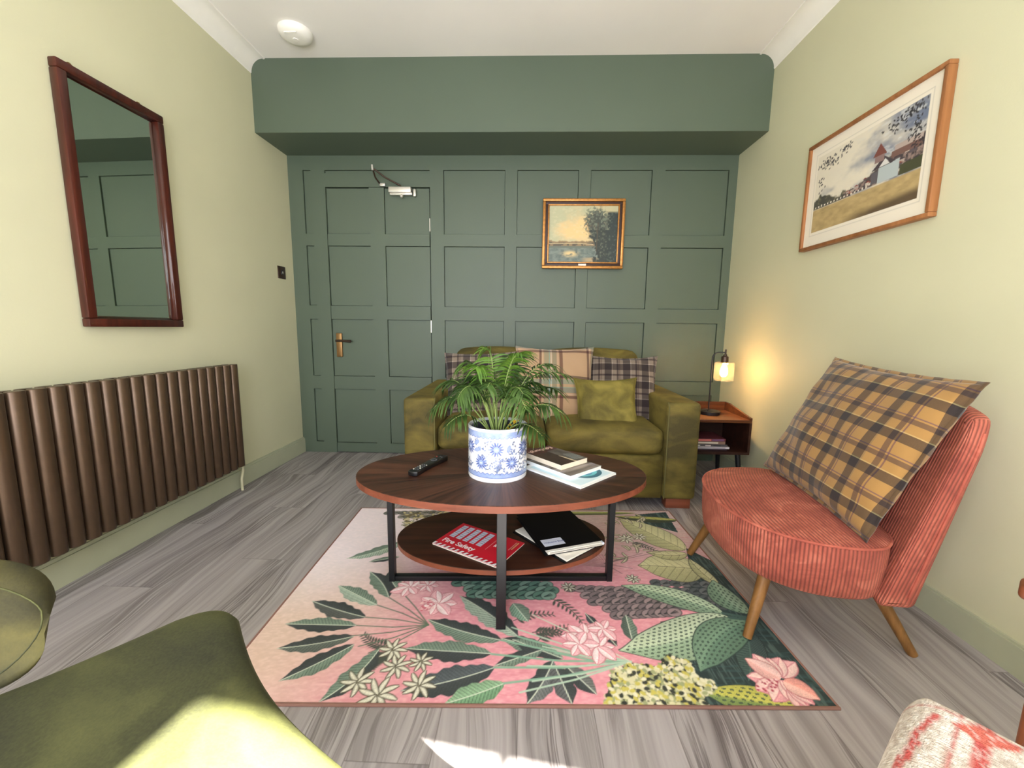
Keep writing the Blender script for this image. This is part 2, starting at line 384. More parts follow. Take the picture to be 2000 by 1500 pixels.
M_velvet4 = velvet('dark_olive_velvet', (38, 36, 12), (60, 56, 20), (86, 80, 34), .1, 6)
M_velvet3 = velvet('gold_green_velvet', (84, 76, 26), (110, 100, 40), (138, 126, 58), .3, 8)
M_piping = vary('olive_piping', (92, 87, 44), .7)

def cord(name, dark, mid, light, pitch=.0105):
    """corduroy: ribs run along V of the UV map, spaced along U (metres)"""
    m, t, b = mat(name, mid, .85); uv = t('ShaderNodeUVMap', uv_map='UVMap').outputs[0]; s = t('ShaderNodeSeparateXYZ', {0: uv})
    wob = t.math('MULTIPLY', t.noise(t.co(), 9, 2), .004)
    ph = t.math('MULTIPLY', t.math('ADD', s.outputs[0], wob), 2*PI/pitch); w = t.math('ADD', t.math('MULTIPLY', t.math('SINE', ph), .5), .5)
    n = t.noise(t.co(), 11, 4, .6, 1.2); c = t.ramp(n, [(.35, L4(dark)), (.52, L4(mid)), (.68, L4(light))])
    c = t.mix(t.math('MULTIPLY', t.math('POWER', t.math('SUBTRACT', 1, w), 2.0), .75), c, L4(tuple(int(v*.62) for v in dark)))
    t.l.new(c, b.inputs['Base Color']); b.inputs['Sheen Weight'].default_value = .25; b.inputs['Sheen Tint'].default_value = L4((240, 150, 120))
    t.l.new(t.bump(t.math('POWER', w, .6), .8, .003), b.inputs['Normal']); return m
M_cord = cord('coral_corduroy', (136, 62, 50), (160, 80, 64), (188, 108, 88))

def plaid(name, ground, sx, sy, period, ground2=None, rough=.9):
    """tartan: coloured bands over U and V (metres) of the UV map"""
    m, t, b = mat(name, ground, rough); uv = t('ShaderNodeUVMap', uv_map='UVMap').outputs[0]; s = t('ShaderNodeSeparateXYZ', {0: uv})
    def bands(coord, st):
        fr = t.math('FRACT', t.math('DIVIDE', t.math('ADD', coord, 10.0), period)); stops = [(0, L4(ground))]
        for a, z, c in st: stops += [(a, L4(c)), (z, L4(ground))]
        return t.ramp(fr, stops, 'CONSTANT')
    a, c = bands(s.outputs[0], sx), bands(s.outputs[1], sy)
    # twill: warp over weft alternation reads as an even mix
    tw = t.noise(t.scale(uv, 900, 900, 1), 1, 1)
    col = t.mix(t.math('ADD', t.math('MULTIPLY', tw, .4), .3), a, c)
    col = t.mix(.5, col, t.mix(1.0, a, c, 'DARKEN'))
    t.l.new(col, b.inputs['Base Color']); b.inputs['Sheen Weight'].default_value = .2
    t.l.new(t.bump(t.noise(uv, 1400, 2), .35, .001), b.inputs['Normal']); return m
BR, GD = (33, 23, 21), (146, 110, 58)
M_mustard = plaid('mustard_tartan', GD, [(0, .24, BR), (.245, .275, (120, 98, 72)), (.5, .62, (74, 52, 40)), (.66, .69, (90, 60, 70))],
                  [(0, .24, BR), (.245, .27, (196, 186, 130)), (.5, .62, (74, 52, 40)), (.66, .69, (92, 64, 84))], .118)
M_brownplaid = plaid('brown_tartan', (124, 110, 98), [(0, .38, (36, 25, 27)), (.40, .43, (190, 180, 168)), (.66, .76, (46, 32, 32)), (.80, .84, (84, 64, 58))],
                     [(0, .38, (36, 25, 27)), (.40, .43, (190, 180, 168)), (.66, .76, (46, 32, 32))], .115)
M_teal = plaid('beige_teal_tartan', (170, 140, 110), [(0, .05, (70, 40, 36)), (.06, .07, (220, 200, 180)), (.10, .2, (128, 124, 100)), (.20, .225, (110, 160, 170)), (.24, .26, (200, 220, 220)), (.27, .36, (120, 118, 98)), (.38, .39, (230, 210, 200)), (.42, .49, (78, 42, 38))],
               [(0, .06, (84, 50, 44)), (.08, .1, (220, 190, 180)), (.12, .28, (110, 120, 112)), (.22, .235, (110, 160, 170)), (.3, .4, (120, 132, 128)), (.42, .48, (60, 44, 44))], .30)

# ------------------------------------------------------------------ room shell
T = .12
# floor and ceiling
struct(box('floor', (-T, YR-T-.45, -.1), (W+T, T, 0), M_floor))
_a, _b = rear(-T-.05, YR-T, 0), rear(W+T+.05, YR-T, 0)
struct(prism('ceiling', [(-T, T), (-T, _a.y), (W+T, _b.y), (W+T, T)], HC, HC+.1, M_ceil))
def wall_with_opening(name, plane, y0, y1, oy0, oy1, oz0, oz1, m):
    bm = bmesh.new(); lo, hi = plane
    add_box(bm, (lo, y0, 0), (hi, oy0, HC)); add_box(bm, (lo, oy1, 0), (hi, y1, HC))
    add_box(bm, (lo, oy0, 0), (hi, oy1, oz0)); add_box(bm, (lo, oy0, oz1), (hi, oy1, HC))
    return struct(bmo(name, bm, m))
struct(box('wall_left', (-T, YR-.45, 0), (0, 0, HC), M_sage))
wall_with_opening('wall_right', (W, W+T), YR-.45, 0, -3.95, -3.3, .9, 2.1, M_sage)  # opening added behind the camera to let in side fill
bm = bmesh.new()
WX0, WX1, WZ0, WZ1 = .94, 1.87, .8, 2.37
GX0, GX1, GZ0, GZ1 = 2.12, 3.05, .4, 1.5  # right opening added for fill, kept low against stray sun
LX0, LX1 = .1, .78  # left opening added for fill, same low heights
for a, b in (((-.04, 0), (LX0, HC)), ((LX0, 0), (LX1, GZ0)), ((LX0, GZ1), (LX1, HC)), ((LX1, 0), (WX0, HC)), ((WX0, 0), (WX1, WZ0)), ((WX0, WZ1), (WX1, HC)), ((WX1, 0), (GX0, HC)), ((GX0, 0), (GX1, GZ0)), ((GX0, GZ1), (GX1, HC)), ((GX1, 0), (W+.06, HC))):
    add_box(bm, (a[0], YR-T, a[1]), (b[0], YR, b[1]))
struct(bmo('wall_rear', bm, M_sage)).matrix_world = REAR
def win_frame(name, lo, hi, axis, bars=1, pos=.38):
    """white frame set in the opening; lo/hi are the opening's corners"""
    bm = bmesh.new(); t = .04; x0, y0, z0 = lo; x1, y1, z1 = hi
    if axis == 'x':
        for z in (z0, z1-t): add_box(bm, (x0, y0, z), (x1, y1, z+t))
        for x in (x0, x1-t): add_box(bm, (x, y0, z0), (x+t, y1, z1))
        for k in range(bars): x = x0+(x1-x0)*pos; add_box(bm, (x-.012, y0, z0), (x+.012, y1, z1))
    else:
        for z in (z0, z1-t): add_box(bm, (x0, y0, z), (x1, y1, z+t))
        for y in (y0, y1-t): add_box(bm, (x0, y, z0), (x1, y+t, z1))
    return struct(bmo(name, bm, M_white))
win_frame('window_1', (WX0, YR-.08, WZ0), (WX1, YR-.04, WZ1), 'x').matrix_world = REAR
win_frame('added_window_2', (GX0, YR-.08, GZ0), (GX1, YR-.04, GZ1), 'x', 0).matrix_world = REAR  # frame of the added right opening, unseen
win_frame('added_window_3', (LX0, YR-.08, GZ0), (LX1, YR-.04, GZ1), 'x', 0).matrix_world = REAR  # frame of the added left opening, unseen
win_frame('added_window_4', (W+.04, -3.95, .9), (W+.08, -3.3, 2.1), 'y')  # frame of the added side opening, unseen

# back wall with the doorway, and raised boards that leave sunk panels
DX0, DX1, DZ = .268, 1.032, 1.981
bm = bmesh.new()
PB = .034                                          # panels lie behind the wall's face, boards come forward to y=0
add_box(bm, (-T, PB, 0), (DX0, T, HC)); add_box(bm, (DX1, PB, 0), (W+T, T, HC)); add_box(bm, (DX0, PB, DZ), (DX1, T, HC))
add_box(bm, (DX0, .09, 0), (DX1, T, DZ))
zr = [(0, .085), (.505, .605), (1.037, 1.137), (1.571, 1.655), (2.096, HC)]
cols_r = [(DX1, 1.13), (1.572, 1.658), (2.093, 2.177), (2.606, 2.695), (3.135, W)]
def boards(bm, x0, x1, rails, stiles, y0=0.0, y1=PB, zt=HC):
    for a, b in rails: add_box(bm, (x0, y0, a), (x1, y1+.002, b))
    zs = []
    for (a, b), (c, d) in zip(rails, rails[1:]): zs.append((b, c))
    for a, b in stiles:
        for z0, z1 in zs: add_box(bm, (a, y0, z0), (b, y1+.002, z1))
    xs = sorted(stiles)
    for (a, b), (c, d) in zip(xs, xs[1:]):
        for z0, z1 in zs: add_box(bm, (b+.003, y0+.011, z0+.003), (c-.003, y1+.002, z1-.003))   # the sunk panel, a gap added round it to draw dark edge lines
boards(bm, DX1, W, zr, cols_r)
boards(bm, 0, DX0, zr, [(0, .108), (.166, DX0)])
add_box(bm, (DX0, 0, DZ), (DX1, PB+.002, 2.074)); add_box(bm, (DX0, 0, 2.096), (DX1, PB+.002, HC)); add_box(bm, (DX0+.003, .012, 2.077), (DX1-.003, PB+.002, 2.093))
struct(bmo('wall_back', bm, M_green))
# boxed-in beam above the panelling, its upper corners follow the coving's curve
def cove_pts(sign, n=10):
    """concave quarter from the wall (x=0, z=HC-COV) to the ceiling (x=COV, z=HC)"""
    return [(COV*(1-math.cos(a)), HC-COV+COV*math.sin(a)) for a in [PI/2*k/n for k in range(n+1)]]
cp = cove_pts(1)
pts = [(0, HS)] + [(x, z) for x, z in cp] + [(W-x, z) for x, z in reversed(cp)] + [(W, HS)]
bm = bmesh.new(); f1 = [bm.verts.new((x, -DS, z)) for x, z in pts]; f2 = [bm.verts.new((x, 0, z)) for x, z in pts]
bm.faces.new(f1); bm.faces.new(f2[::-1])
for i in range(len(pts)): j = (i+1) % len(pts); bm.faces.new((f1[i], f1[j], f2[j], f2[i]))
struct(bmo('beam_1', bm, M_green))
# coving
def coving(name, side):
    bm = bmesh.new(); st = .006
    prof = [(0, HC-COV-st)] + [(0.004+x*.96, z-.002) for x, z in cp] + [(COV+.004, HC-.006), (COV+.014, HC-.006), (COV+.014, HC), (0, HC)]
    X = (lambda x: x) if side < 0 else (lambda x: W-x)
    a = [bm.verts.new((X(x), YR, z)) for x, z in prof]; b = [bm.verts.new((X(x), -DS, z)) for x, z in prof]
    for i in range(len(prof)): j = (i+1) % len(prof); bm.faces.new((a[i], a[j], b[j], b[i]))
    bm.faces.new(a); bm.faces.new(b[::-1]); return struct(bmo(name, bm, M_white, None, True, 30))
coving('trim_1', -1); coving('trim_2', 1)
# skirting boards: the left one has a moulded step where the radiator hangs
bm = bmesh.new(); add_box(bm, (0, YR, 0), (.016, -.0, .105)); add_box(bm, (0, YR, .105), (.010, -.0, .118)); struct(bmo('baseboard_left', bm, M_base))
bm = bmesh.new(); add_box(bm, (W-.014, YR, 0), (W, -.0, .09)); add_box(bm, (W-.010, YR, .09), (W, -.0, .097)); struct(bmo('baseboard_right', bm, M_base))

# door
door = thing('door_1', '', ''); del door['label']; del door['category']; struct(door)
bm = bmesh.new(); g = .004; a, b = DX0+g, DX1-.007
add_box(bm, (a, PB, .006), (b, .06, DZ-g))
for z0, z1 in ((.006, .079), (.505, .605), (1.037, 1.137), (1.571, 1.655)): add_box(bm, (a, 0, z0), (b, PB+.002, z1))
for z0, z1 in ((.079, .505), (.605, 1.037), (1.137, 1.571), (1.655, DZ-g)): add_box(bm, (.588, 0, z0), (.697, PB+.002, z1))
for z0, z1 in ((.079, .505), (.605, 1.037), (1.137, 1.571), (1.655, DZ-g-.001)):
    for xa, xb in ((a+.0005, .585), (.700, b-.0005)): add_box(bm, (xa, .011, z0+.003), (xb, PB+.002, z1-.003))  # door panels get the same added gap for dark edges
bmo('door_leaf', bm, M_green, door)
hn = box('handle_plate', (.302, -.007, .752), (.345, .014, .932), M_brass, door, .004)
bm = bmesh.new(); add_tube(bm, [(.322, .0, .875), (.322, -.042, .875)], .009, 10); add_tube(bm, [(.316, -.042, .875), (.36, -.046, .876), (.432, -.044, .873)], [.009, .0085, .010], 10)
bmo('lever', bm, M_bronze, hn, True, 50)
for z in (1.72, .99, .25):
    box('light_sliver', (DX1-.0065, -.0025, z-.045), (DX1-.001, .004, z+.045), M_steel, door)  # pale strips stand in for slivers of light at the door's edge
# overhead closer
cl = thing('door_closer', 'satin silver overhead closer with folding arm on the green door', 'door closer', (.82, -.002, 1.945))
bm = bmesh.new(); add_box(bm, (-.075, -.045, -.012), (.085, 0, .024), .003); add_box(bm, (-.07, -.03, -.026), (.09, 0, -.010), .002); bmo('closer_body', bm, M_steel, cl, True, 40)
box('end_bracket', (.095, -.022, -.034), (.115, 0, .018), M_steel, cl, .006)
bm = bmesh.new(); bmesh.ops.create_uvsphere(bm, u_segments=16, v_segments=10, radius=.012, matrix=Matrix.Translation((.015, -.03, -.036))); bmo('adjuster_knob', bm, M_steel, cl, True)
tube('arm', [(.01, -.022, .035), (-.085, -.07, .075), (-.155, -.12, .12)], .0055, M_bronze, cl)
tube('arm', [(-.155, -.12, .12), (-.16, -.06, .08), (-.14, -.004, .045)], .0055, M_bronze, cl)
box('shoe', (-.145, -.022, .035), (-.105, 0, .058), M_steel, cl, .005)
tube('pivot_bolt', [(-.155, -.122, .105), (-.157, -.122, .14)], .008, M_steel, cl)

# smoke alarm
al = thing('smoke_alarm', 'round white smoke alarm on the ceiling', 'smoke alarm', (.415, -.572, HC))
lathe('base_plate', [(0, 0), (.089, 0), (.089, -.008), (0, -.008)], M_white, al)
lathe('cover', [(.089, -.008), (.085, -.022), (.072, -.034), (.045, -.040), (0, -.041)], M_white, al)
bm = bmesh.new(); add_box(bm, (-.035, -.06, -.041), (.035, -.056, -.036)); add_box(bm, (-.03, -.052, -.041), (.03, -.049, -.037)); bmo('grille', bm, M_white, al)
lathe('test_button', [(0, -.044), (.014, -.044), (.016, -.040), (0, -.040)], M_white, al)

# light switch
sw = thing('light_switch', 'small square bronze switch plate on the left wall by the door', 'light switch', (0, -.158, 1.355))
box('switch_plate', (0, -.043, -.043), (.007, .043, .043), M_bronze, sw, .002)
box('rocker', (.006, -.013, -.016), (.012, .013, .016), M_plastic, sw, .002)
box('rocker_mark', (.0115, -.006, -.007), (.0128, .006, .007), M_steel, sw)

# radiator
rad = thing('radiator', 'long bronze oval-tube radiator on the left wall below the mirror', 'radiator', (0, 0, 0))
PIT, NT_ = .0585, 22
y = -.797
for k in range(NT_):
    yc = y-PIT*(k+.5)
    ol = [(.088+.019*math.cos(a), yc+.0265*math.sin(a)) for a in [2*PI*j/20 for j in range(20)]]
    prism('tube', ol, .166, .764, M_rad, rad, .004, 2)
yl = y-PIT*NT_
bm = bmesh.new()
for k in range(NT_):
    yc = y-PIT*(k+.5); ol = [(.042+.012*math.cos(a), yc+.0255*math.sin(a)) for a in [2*PI*j/12 for j in range(12)]]
    vs = [bm.verts.new((a_, b_, .17)) for a_, b_ in ol]; f = bm.faces.new(vs); r = bmesh.ops.extrude_face_region(bm, geom=[f])
    bmesh.ops.translate(bm, verts=[g_ for g_ in r['geom'] if isinstance(g_, bmesh.types.BMVert)], vec=(0, 0, .592))
bmo('rear_tubes', bm, M_rad, rad, False)
for z in (.2, .71): box('header', (.052, yl+.012, z), (.072, y-.012, z+.035), M_rad, rad, .004)
for yy_ in (y-.15, yl+.15): box('wall_bracket', (.002, yy_-.015, .66), (.036, yy_+.015, .70), M_rad, rad)
vl = tube('valve', [(.062, y-.02, .215), (.062, y+.022, .215)], .009, M_bronze, rad)
tube('valve_cap', [(.062, y+.022, .19), (.062, y+.022, .245)], .011, M_bronze, vl)
tube('pipe', [(.062, y+.022, .19), (.06, y+.024, .12), (.052, y+.018, .07), (.052, y+.018, 0)], .0075, vary('pipe_paint', (196, 192, 160), .4), rad)

# mirror
TILT = -0.006
mi = thing('wall_mirror', 'tall upright mirror in a dark mahogany frame on the left wall', 'mirror', (.012, -1.303, .97), (0, TILT, -.021))
MW, MH, FW = .432, .965, .034
bm = bmesh.new()
for lo, hi in (((0, -MW/2, 0), (.034, MW/2, FW)), ((0, -MW/2, MH-FW), (.034, MW/2, MH)), ((0, -MW/2, FW), (.034, -MW/2+FW, MH-FW)), ((0, MW/2-FW, FW), (.034, MW/2, MH-FW))):
    add_box(bm, lo, hi, .005)
bmo('frame', bm, M_mahog, mi, True, 40)
M_mirror, _t, _b = mat('silvered_glass', (224, 232, 224), .015, 1.0)
bm = bmesh.new(); a_, c_ = MW/2-FW+.002, MH-FW+.002; bv = .012; z0 = FW-.002
o_ = [(.008, -a_, z0), (.008, a_, z0), (.008, a_, c_), (.008, -a_, c_)]; i_ = [(.011, -a_+bv, z0+bv), (.011, a_-bv, z0+bv), (.011, a_-bv, c_-bv), (.011, -a_+bv, c_-bv)]
O = [bm.verts.new(p) for p in o_]; I = [bm.verts.new(p) for p in i_]; bm.faces.new(I)
for k in range(4): bm.faces.new((O[k], O[(k+1) % 4], I[(k+1) % 4], I[k]))
bmo('mirror_glass', bm, M_mirror, mi)
box('backing', (.0, -a_, z0), (.006, a_, c_), M_darkwood, mi)
for yy_ in (-.15, .12):
    ol = [(yy_+.014*math.cos(PI*k/8), MH-.002+.018*math.sin(PI*k/8)) for k in range(9)]
    bm = bmesh.new(); v1 = [bm.verts.new((.006, p, z)) for p, z in ol]; v2 = [bm.verts.new((.011, p, z)) for p, z in ol]
    bm.faces.new(v1); bm.faces.new(v2[::-1])
    for k in range(9): j = (k+1) % 9; bm.faces.new((v1[k], v1[j], v2[j], v2[k]))
    bmo('hanging_plate', bm, M_brass, mi)

# ------------------------------------------------------------------ pictures
def frame_ring(bm, w, h, fw, d0, d1, bev=.003, inset=0):
    for lo, hi in (((-w/2, d0, -h/2), (w/2, d1, -h/2+fw)), ((-w/2, d0, h/2-fw), (w/2, d1, h/2)), ((-w/2, d0, -h/2+fw), (-w/2+fw, d1, h/2-fw)), ((w/2-fw, d0, -h/2+fw), (w/2, d1, h/2-fw))):
        add_box(bm, lo, hi, bev)
# oil landscape on the panelled wall (a plain river landscape)
pw, ph = .578, .48
pt = thing('framed_painting', 'gilt and dark framed river landscape painting on the green panelled wall', 'painting', (2.133, -.002, 1.657))
bm = bmesh.new(); frame_ring(bm, pw, ph, .020, -.034, 0, .005); bmo('gilt_frame', bm, M_gold, pt, True, 40)
bm = bmesh.new(); frame_ring(bm, pw-.036, ph-.036, .021, -.024, 0, .002); bmo('dark_frame', bm, vary('dark_frame_velvet', (48, 22, 12), .5), pt, True, 40)
bm = bmesh.new(); frame_ring(bm, pw-.074, ph-.074, .010, -.028, 0, .003); bmo('inner_gilt', bm, M_gold, pt, True, 40)
iw, ih = pw-.092, ph-.092
P = Paint(iw, ih, .0022, 3); x, yv = P.X/iw, P.Y/ih
n = P.noise(.09, .05, 4, 1); n2 = P.noise(.02, .012, 3, 2); n3 = P.noise(.012, .012, 3, 5)
def lerp(a, b, t): a, b = np.asarray(lin(a)), np.asarray(lin(b)); return a+(b-a)*t[..., None]
P.c = lerp((176, 176, 142), (222, 190, 134), smooth(.25, .75, n*.6+.5*np.exp(-((x-.42)**2/.04+(yv-.62)**2/.06))))
P.put(smooth(.55, .75, n2)*.3, (206, 200, 164))
hz = .37+.035*(P.noise(.03, .1, 3, 7)-.5)*2
P.put(smooth(.0, .02, hz+.02-yv), (138, 116, 84)); P.put(smooth(.0, .02, hz-.01-yv)*smooth(.4, .55, n2), (84, 76, 60))
P.put(smooth(0, .02, .30-yv), (96, 104, 92)); P.put(smooth(0, .03, .27-yv), lerp((72, 86, 84), (128, 140, 130), n2))
P.put(smooth(0, 1, np.exp(-((x-.32)**2/.012+(yv-.15)**2/.003)))*smooth(.3, .6, n2+.15), (214, 188, 132))
P.put(smooth(0, .04, .10-yv)*smooth(.45, .6, x)*.8, (176, 152, 112))
crown = smooth(.0, .09, .22-np.hypot((x-.70)*1.0, (yv-.72)*.8)+.10*(n3-.5)*2)
P.put(crown*.96, lerp((44, 54, 50), (98, 108, 92), smooth(.45, .8, n3)))
P.put(smooth(0, .06, x-.62-.08*(n3-.5)*2-.05*np.sin(yv*9))*smooth(0, .05, .62-yv+.1*(n2-.5)), lerp((36, 46, 42), (86, 94, 76), smooth(.5, .85, n3)))
P.put(smooth(0, .05, x-.83-.06*(n3-.5)*2)*smooth(0, .05, .92-yv), lerp((30, 44, 42), (72, 84, 74), smooth(.5, .85, n3)))
P.line([(iw*.70, ih*.2), (iw*.71, ih*.45), (iw*.715, ih*.7)], .006, (70, 60, 44)); P.line([(iw*.715, ih*.5), (iw*.66, ih*.66)], .004, (80, 70, 50))
P.line([(0, ih*.33), (iw*.45, ih*.335), (iw*.65, ih*.32)], .004, (196, 178, 138))
P.mesh('canvas', M_oilp, pt, lambda X, Y: (X-iw/2, np.full_like(X, -.016), Y-ih/2))
box('name_plate', (-.028, -.027, -ph/2+.021), (.028, -.023, -ph/2+.034), M_paper, pt, .001)

# print on the right wall
rw, rh = .70, .512
pr = thing('framed_print', 'oak framed watercolour print of a playing field on the right wall', 'picture', (W-.001, -1.150, 1.655), (0, 0, -PI/2))
# local x runs along the wall towards the viewer's right, local -y into the room
bm = bmesh.new(); frame_ring(bm, rw, rh, .016, -.032, 0, .003); bmo('frame', bm, M_oak, pr, True, 40)
P = Paint(rw-.030, rh-.030, .0024, 5); WW, HH = P.w, P.h
P.c[:] = np.asarray(lin((232, 224, 206)))
ax0, ax1, ay0, ay1 = .052, WW-.052, .066, HH-.058
P.line([(ax0-.012, ay0-.014), (ax1+.012, ay0-.014), (ax1+.012, ay1+.014), (ax0-.012, ay1+.014), (ax0-.012, ay0-.014)], .003, (206, 200, 184))
x = (P.X-ax0)/(ax1-ax0); yv = (P.Y-ay0)/(ay1-ay0); inn = ((x > 0) & (x < 1) & (yv > 0) & (yv < 1)).astype(float)
n = P.noise(.11, .06, 4, 3); n2 = P.noise(.03, .014, 4, 4); n3 = P.noise(.012, .010, 3, 6)
P.put(inn, lerp((222, 214, 194), (110, 120, 140), smooth(.35, .8, n*.7+.42*x-.12*yv)))
P.put(inn*smooth(.5, .75, n2)*smooth(.2, .9, x)*.7, (206, 208, 206))
P.put(inn*smooth(0, .02, .31-yv), lerp((196, 172, 122), (158, 136, 92), n2))
P.put(inn*smooth(.0, .1, .10-yv+.1*(x-.4))*smooth(.3, .6, x+.2*(n-.5)), (96, 80, 60))
tree = smooth(0, .04, .40+.16*(P.noise(.03, .03, 3, 9)-.3)+.05*np.sin(x*14)-yv)*smooth(0, .01, yv-.30)*(x < .42)
P.put(inn*tree*.92, lerp((40, 42, 36), (104, 100, 76), smooth(.45, .8, n3)))
vill = smooth(0, .02, .36+.28*smooth(.35, 1, x)+.05*(np.floor(n3*6)/6)-yv)*smooth(0, .01, yv-.31)*(x > .34)
P.put(inn*vill*.95, lerp((62, 52, 54), (150, 128, 118), smooth(.4, .75, n3)))
def rct(x0, y0, x1, y1, c, al=1): P.poly([(ax0+x*(ax1-ax0), ay0+y_*(ay1-ay0)) for x, y_ in ((x0, y0), (x1, y0), (x1, y1), (x0, y1))], c, al)
def pol(pts, c): P.poly([(ax0+a*(ax1-ax0), ay0+b*(ay1-ay0)) for a, b in pts], c)
for k in range(26):
    a = .36+.6*random.random(); b = .33+.22*random.random()*max(0, (a-.3)/.6); s_ = .018+.02*random.random()
    rct(a, b, a+s_*1.4, b+s_, random.choice([(200, 190, 176), (160, 92, 80), (176, 160, 150), (94, 84, 88)]))
    pol([(a-.004, b+s_), (a+s_*.7, b+s_*1.7), (a+s_*1.4+.004, b+s_)], random.choice([(132, 66, 56), (70, 62, 66)]))
rct(.66, .315, .83, .50, (176, 186, 186)); pol([(.60, .48), (.70, .60), (.80, .49)], (70, 62, 66)); pol([(.66, .49), (.71, .565), (.755, .49)], (214, 212, 206)); rct(.60, .33, .655, .46, (96, 92, 96))
pol([(.60, .63), (.655, .76), (.72, .62)], (122, 74, 66)); rct(.62, .55, .70, .63, (140, 116, 112)); rct(.76, .53, .99, .60, (116, 88, 80)); rct(.78, .60, .99, .655, (176, 160, 150))
P.poly([(ax0+.84*(ax1-ax0), ay0+.31*(ay1-ay0)), (ax1, ay0+.31*(ay1-ay0)), (ax1, ay0+.43*(ay1-ay0)), (ax0+.84*(ax1-ax0), ay0+.42*(ay1-ay0))], (72, 74, 52))
for k in range(16): rct(.02+.036*k, .315, .034+.036*k, .335+.012*random.random(), (220, 214, 200))
for (cx_, cy_, sx_, sy_, N) in ((.12, .86, .09, .05, 60), (.30, .93, .06, .03, 22), (.06, .62, .03, .1, 14), (.88, .93, .1, .05, 60), (.93, .66, .05, .14, 60), (.76, .86, .06, .04, 18)):
    for k in range(N):
        a = ax0+(cx_+random.gauss(0, sx_*.7))*(ax1-ax0); b = ay0+(cy_+random.gauss(0, sy_*.8))*(ay1-ay0)
        if ax0 < a-.006 and a+.006 < ax1 and ay0 < b-.006 and b+.006 < ay1: P.ell(a, b, .0055, .0028, random.random()*3, (52, 50, 54))
P.mesh('print', M_paintp, pr, lambda X, Y: (X-WW/2, np.full_like(X, -.020), Y-HH/2))
box('backing', (-rw/2+.01, -.012, -rh/2+.01), (rw/2-.01, -.002, rh/2-.01), M_darkwood, pr)

# ------------------------------------------------------------------ rug
RX, RY, RA = .862, -.985, .040; RW_, RH_ = 1.676, 1.172        # back-left corner, angle
rug = thing('area_rug', 'pink and green botanical print rug under the oval coffee table', 'rug', (RX, RY, 0), (0, 0, RA))
def fl(u, v):
    """photo position of a detail of the print -> place on the rug (x right, y from the front edge back)"""
    D = _f + _r2*((u-1000)/F) + _d2*((v-750)/F); t_ = (0.006-CZ)/D.z; p = Vector((CX, CY, CZ))+D*t_
    dx, dy = p.x-RX, p.y-RY; return (dx*math.cos(RA)+dy*math.sin(RA), RH_+(-dx*math.sin(RA)+dy*math.cos(RA)))
P = Paint(RW_, RH_, .0027, 2); x, yv = P.X/RW_, P.Y/RH_
n = P.noise(.25, .2, 3, 1); nf = P.noise(.012, .006, 2, 8); nl = P.noise(.05, .006, 2, 12)
pinkm = smooth(.12, .55, x+.25*(1-yv)+.15*(n-.5)-.05)
P.c = lerp((214, 196, 184), (230, 218, 224), smooth(.2, .7, yv+.3*(n-.5))); P.put(pinkm*smooth(1.05, .5, yv)*.9, (222, 142, 158)); P.put(smooth(.45, .8, x)*smooth(.35, .8, yv)*.85, (184, 158, 154))
P.put(smooth(.5, .1, yv)*smooth(.25, .0, x)*.5, (216, 176, 156))
P.put((nf-.4)*.35*(nf > .4), (250, 225, 225)); P.put(smooth(.55, .8, nl)*.25*pinkm, (196, 96, 110))
q = lambda lst: [fl(*p) for p in lst]
# dark undergrowth at the right
DKG = (38, 54, 54)
for poly_ in ([(1340, 1070), (1420, 1110), (1500, 1190), (1700, 1440), (1380, 1440), (1330, 1310), (1290, 1280), (1310, 1235), (1400, 1205), (1330, 1160), (1350, 1120)],
              [(1290, 1270), (1400, 1300), (1450, 1385), (1370, 1385), (1340, 1330)], [(1240, 1005), (1300, 1000), (1325, 1040), (1250, 1020)]):
    r_ = P.poly(q(poly_), DKG)
r_ = P.noise(.006, .05, 2, 30)
dk = (np.abs(P.c-np.asarray(lin(DKG))).sum(-1) < 1e-3).astype(float); P.put(dk*smooth(.5, .75, r_)*.7, (84, 104, 98)); P.put(dk*smooth(.55, .8, P.noise(.05, .006, 2, 33))*.4, (60, 92, 92))
def scales(region, nx, ny, c1, c2, edge, w_, h_, ang=.4):
    (ua, va), (ub, vb), (uc, vc), (ud, vd) = region
    for j in range(ny):
        for i in range(nx):
            s_, t_ = (i+.5*(j % 2)+.2)/nx, (j+.5)/ny
            u = (ua*(1-s_)+ub*s_)*(1-t_)+(ud*(1-s_)+uc*s_)*t_; v = (va*(1-s_)+vb*s_)*(1-t_)+(vd*(1-s_)+vc*s_)*t_
            X_, Y_ = fl(u, v); P.ell(X_, Y_, w_, h_, ang, c1 if (i+j) % 2 else c2, 1, edge)
            for a in (-.5, 0, .5):
                P.line([(X_-w_*.6*math.cos(ang), Y_-w_*.6*math.sin(ang)), (X_+w_*.5*math.cos(ang+a), Y_+w_*.5*math.sin(ang+a))], .003, edge)
scales([(1100, 1142), (1300, 1150), (1330, 1200), (1215, 1208)], 10, 5, (150, 132, 134), (122, 108, 112), (52, 54, 56), .026, .020)
scales([(885, 1132), (1080, 1138), (1085, 1168), (930, 1165)], 10, 3, (128, 158, 144), (96, 132, 118), (36, 58, 54), .028, .024)
scales([(745, 998), (870, 996), (870, 1012), (790, 1012)], 8, 2, (140, 136, 128), (110, 110, 104), (50, 54, 52), .024, .02)
scales([(1270, 1130), (1390, 1135), (1420, 1190), (1330, 1190)], 6, 4, (104, 106, 108), (80, 88, 90), (44, 50, 54), .024, .02)
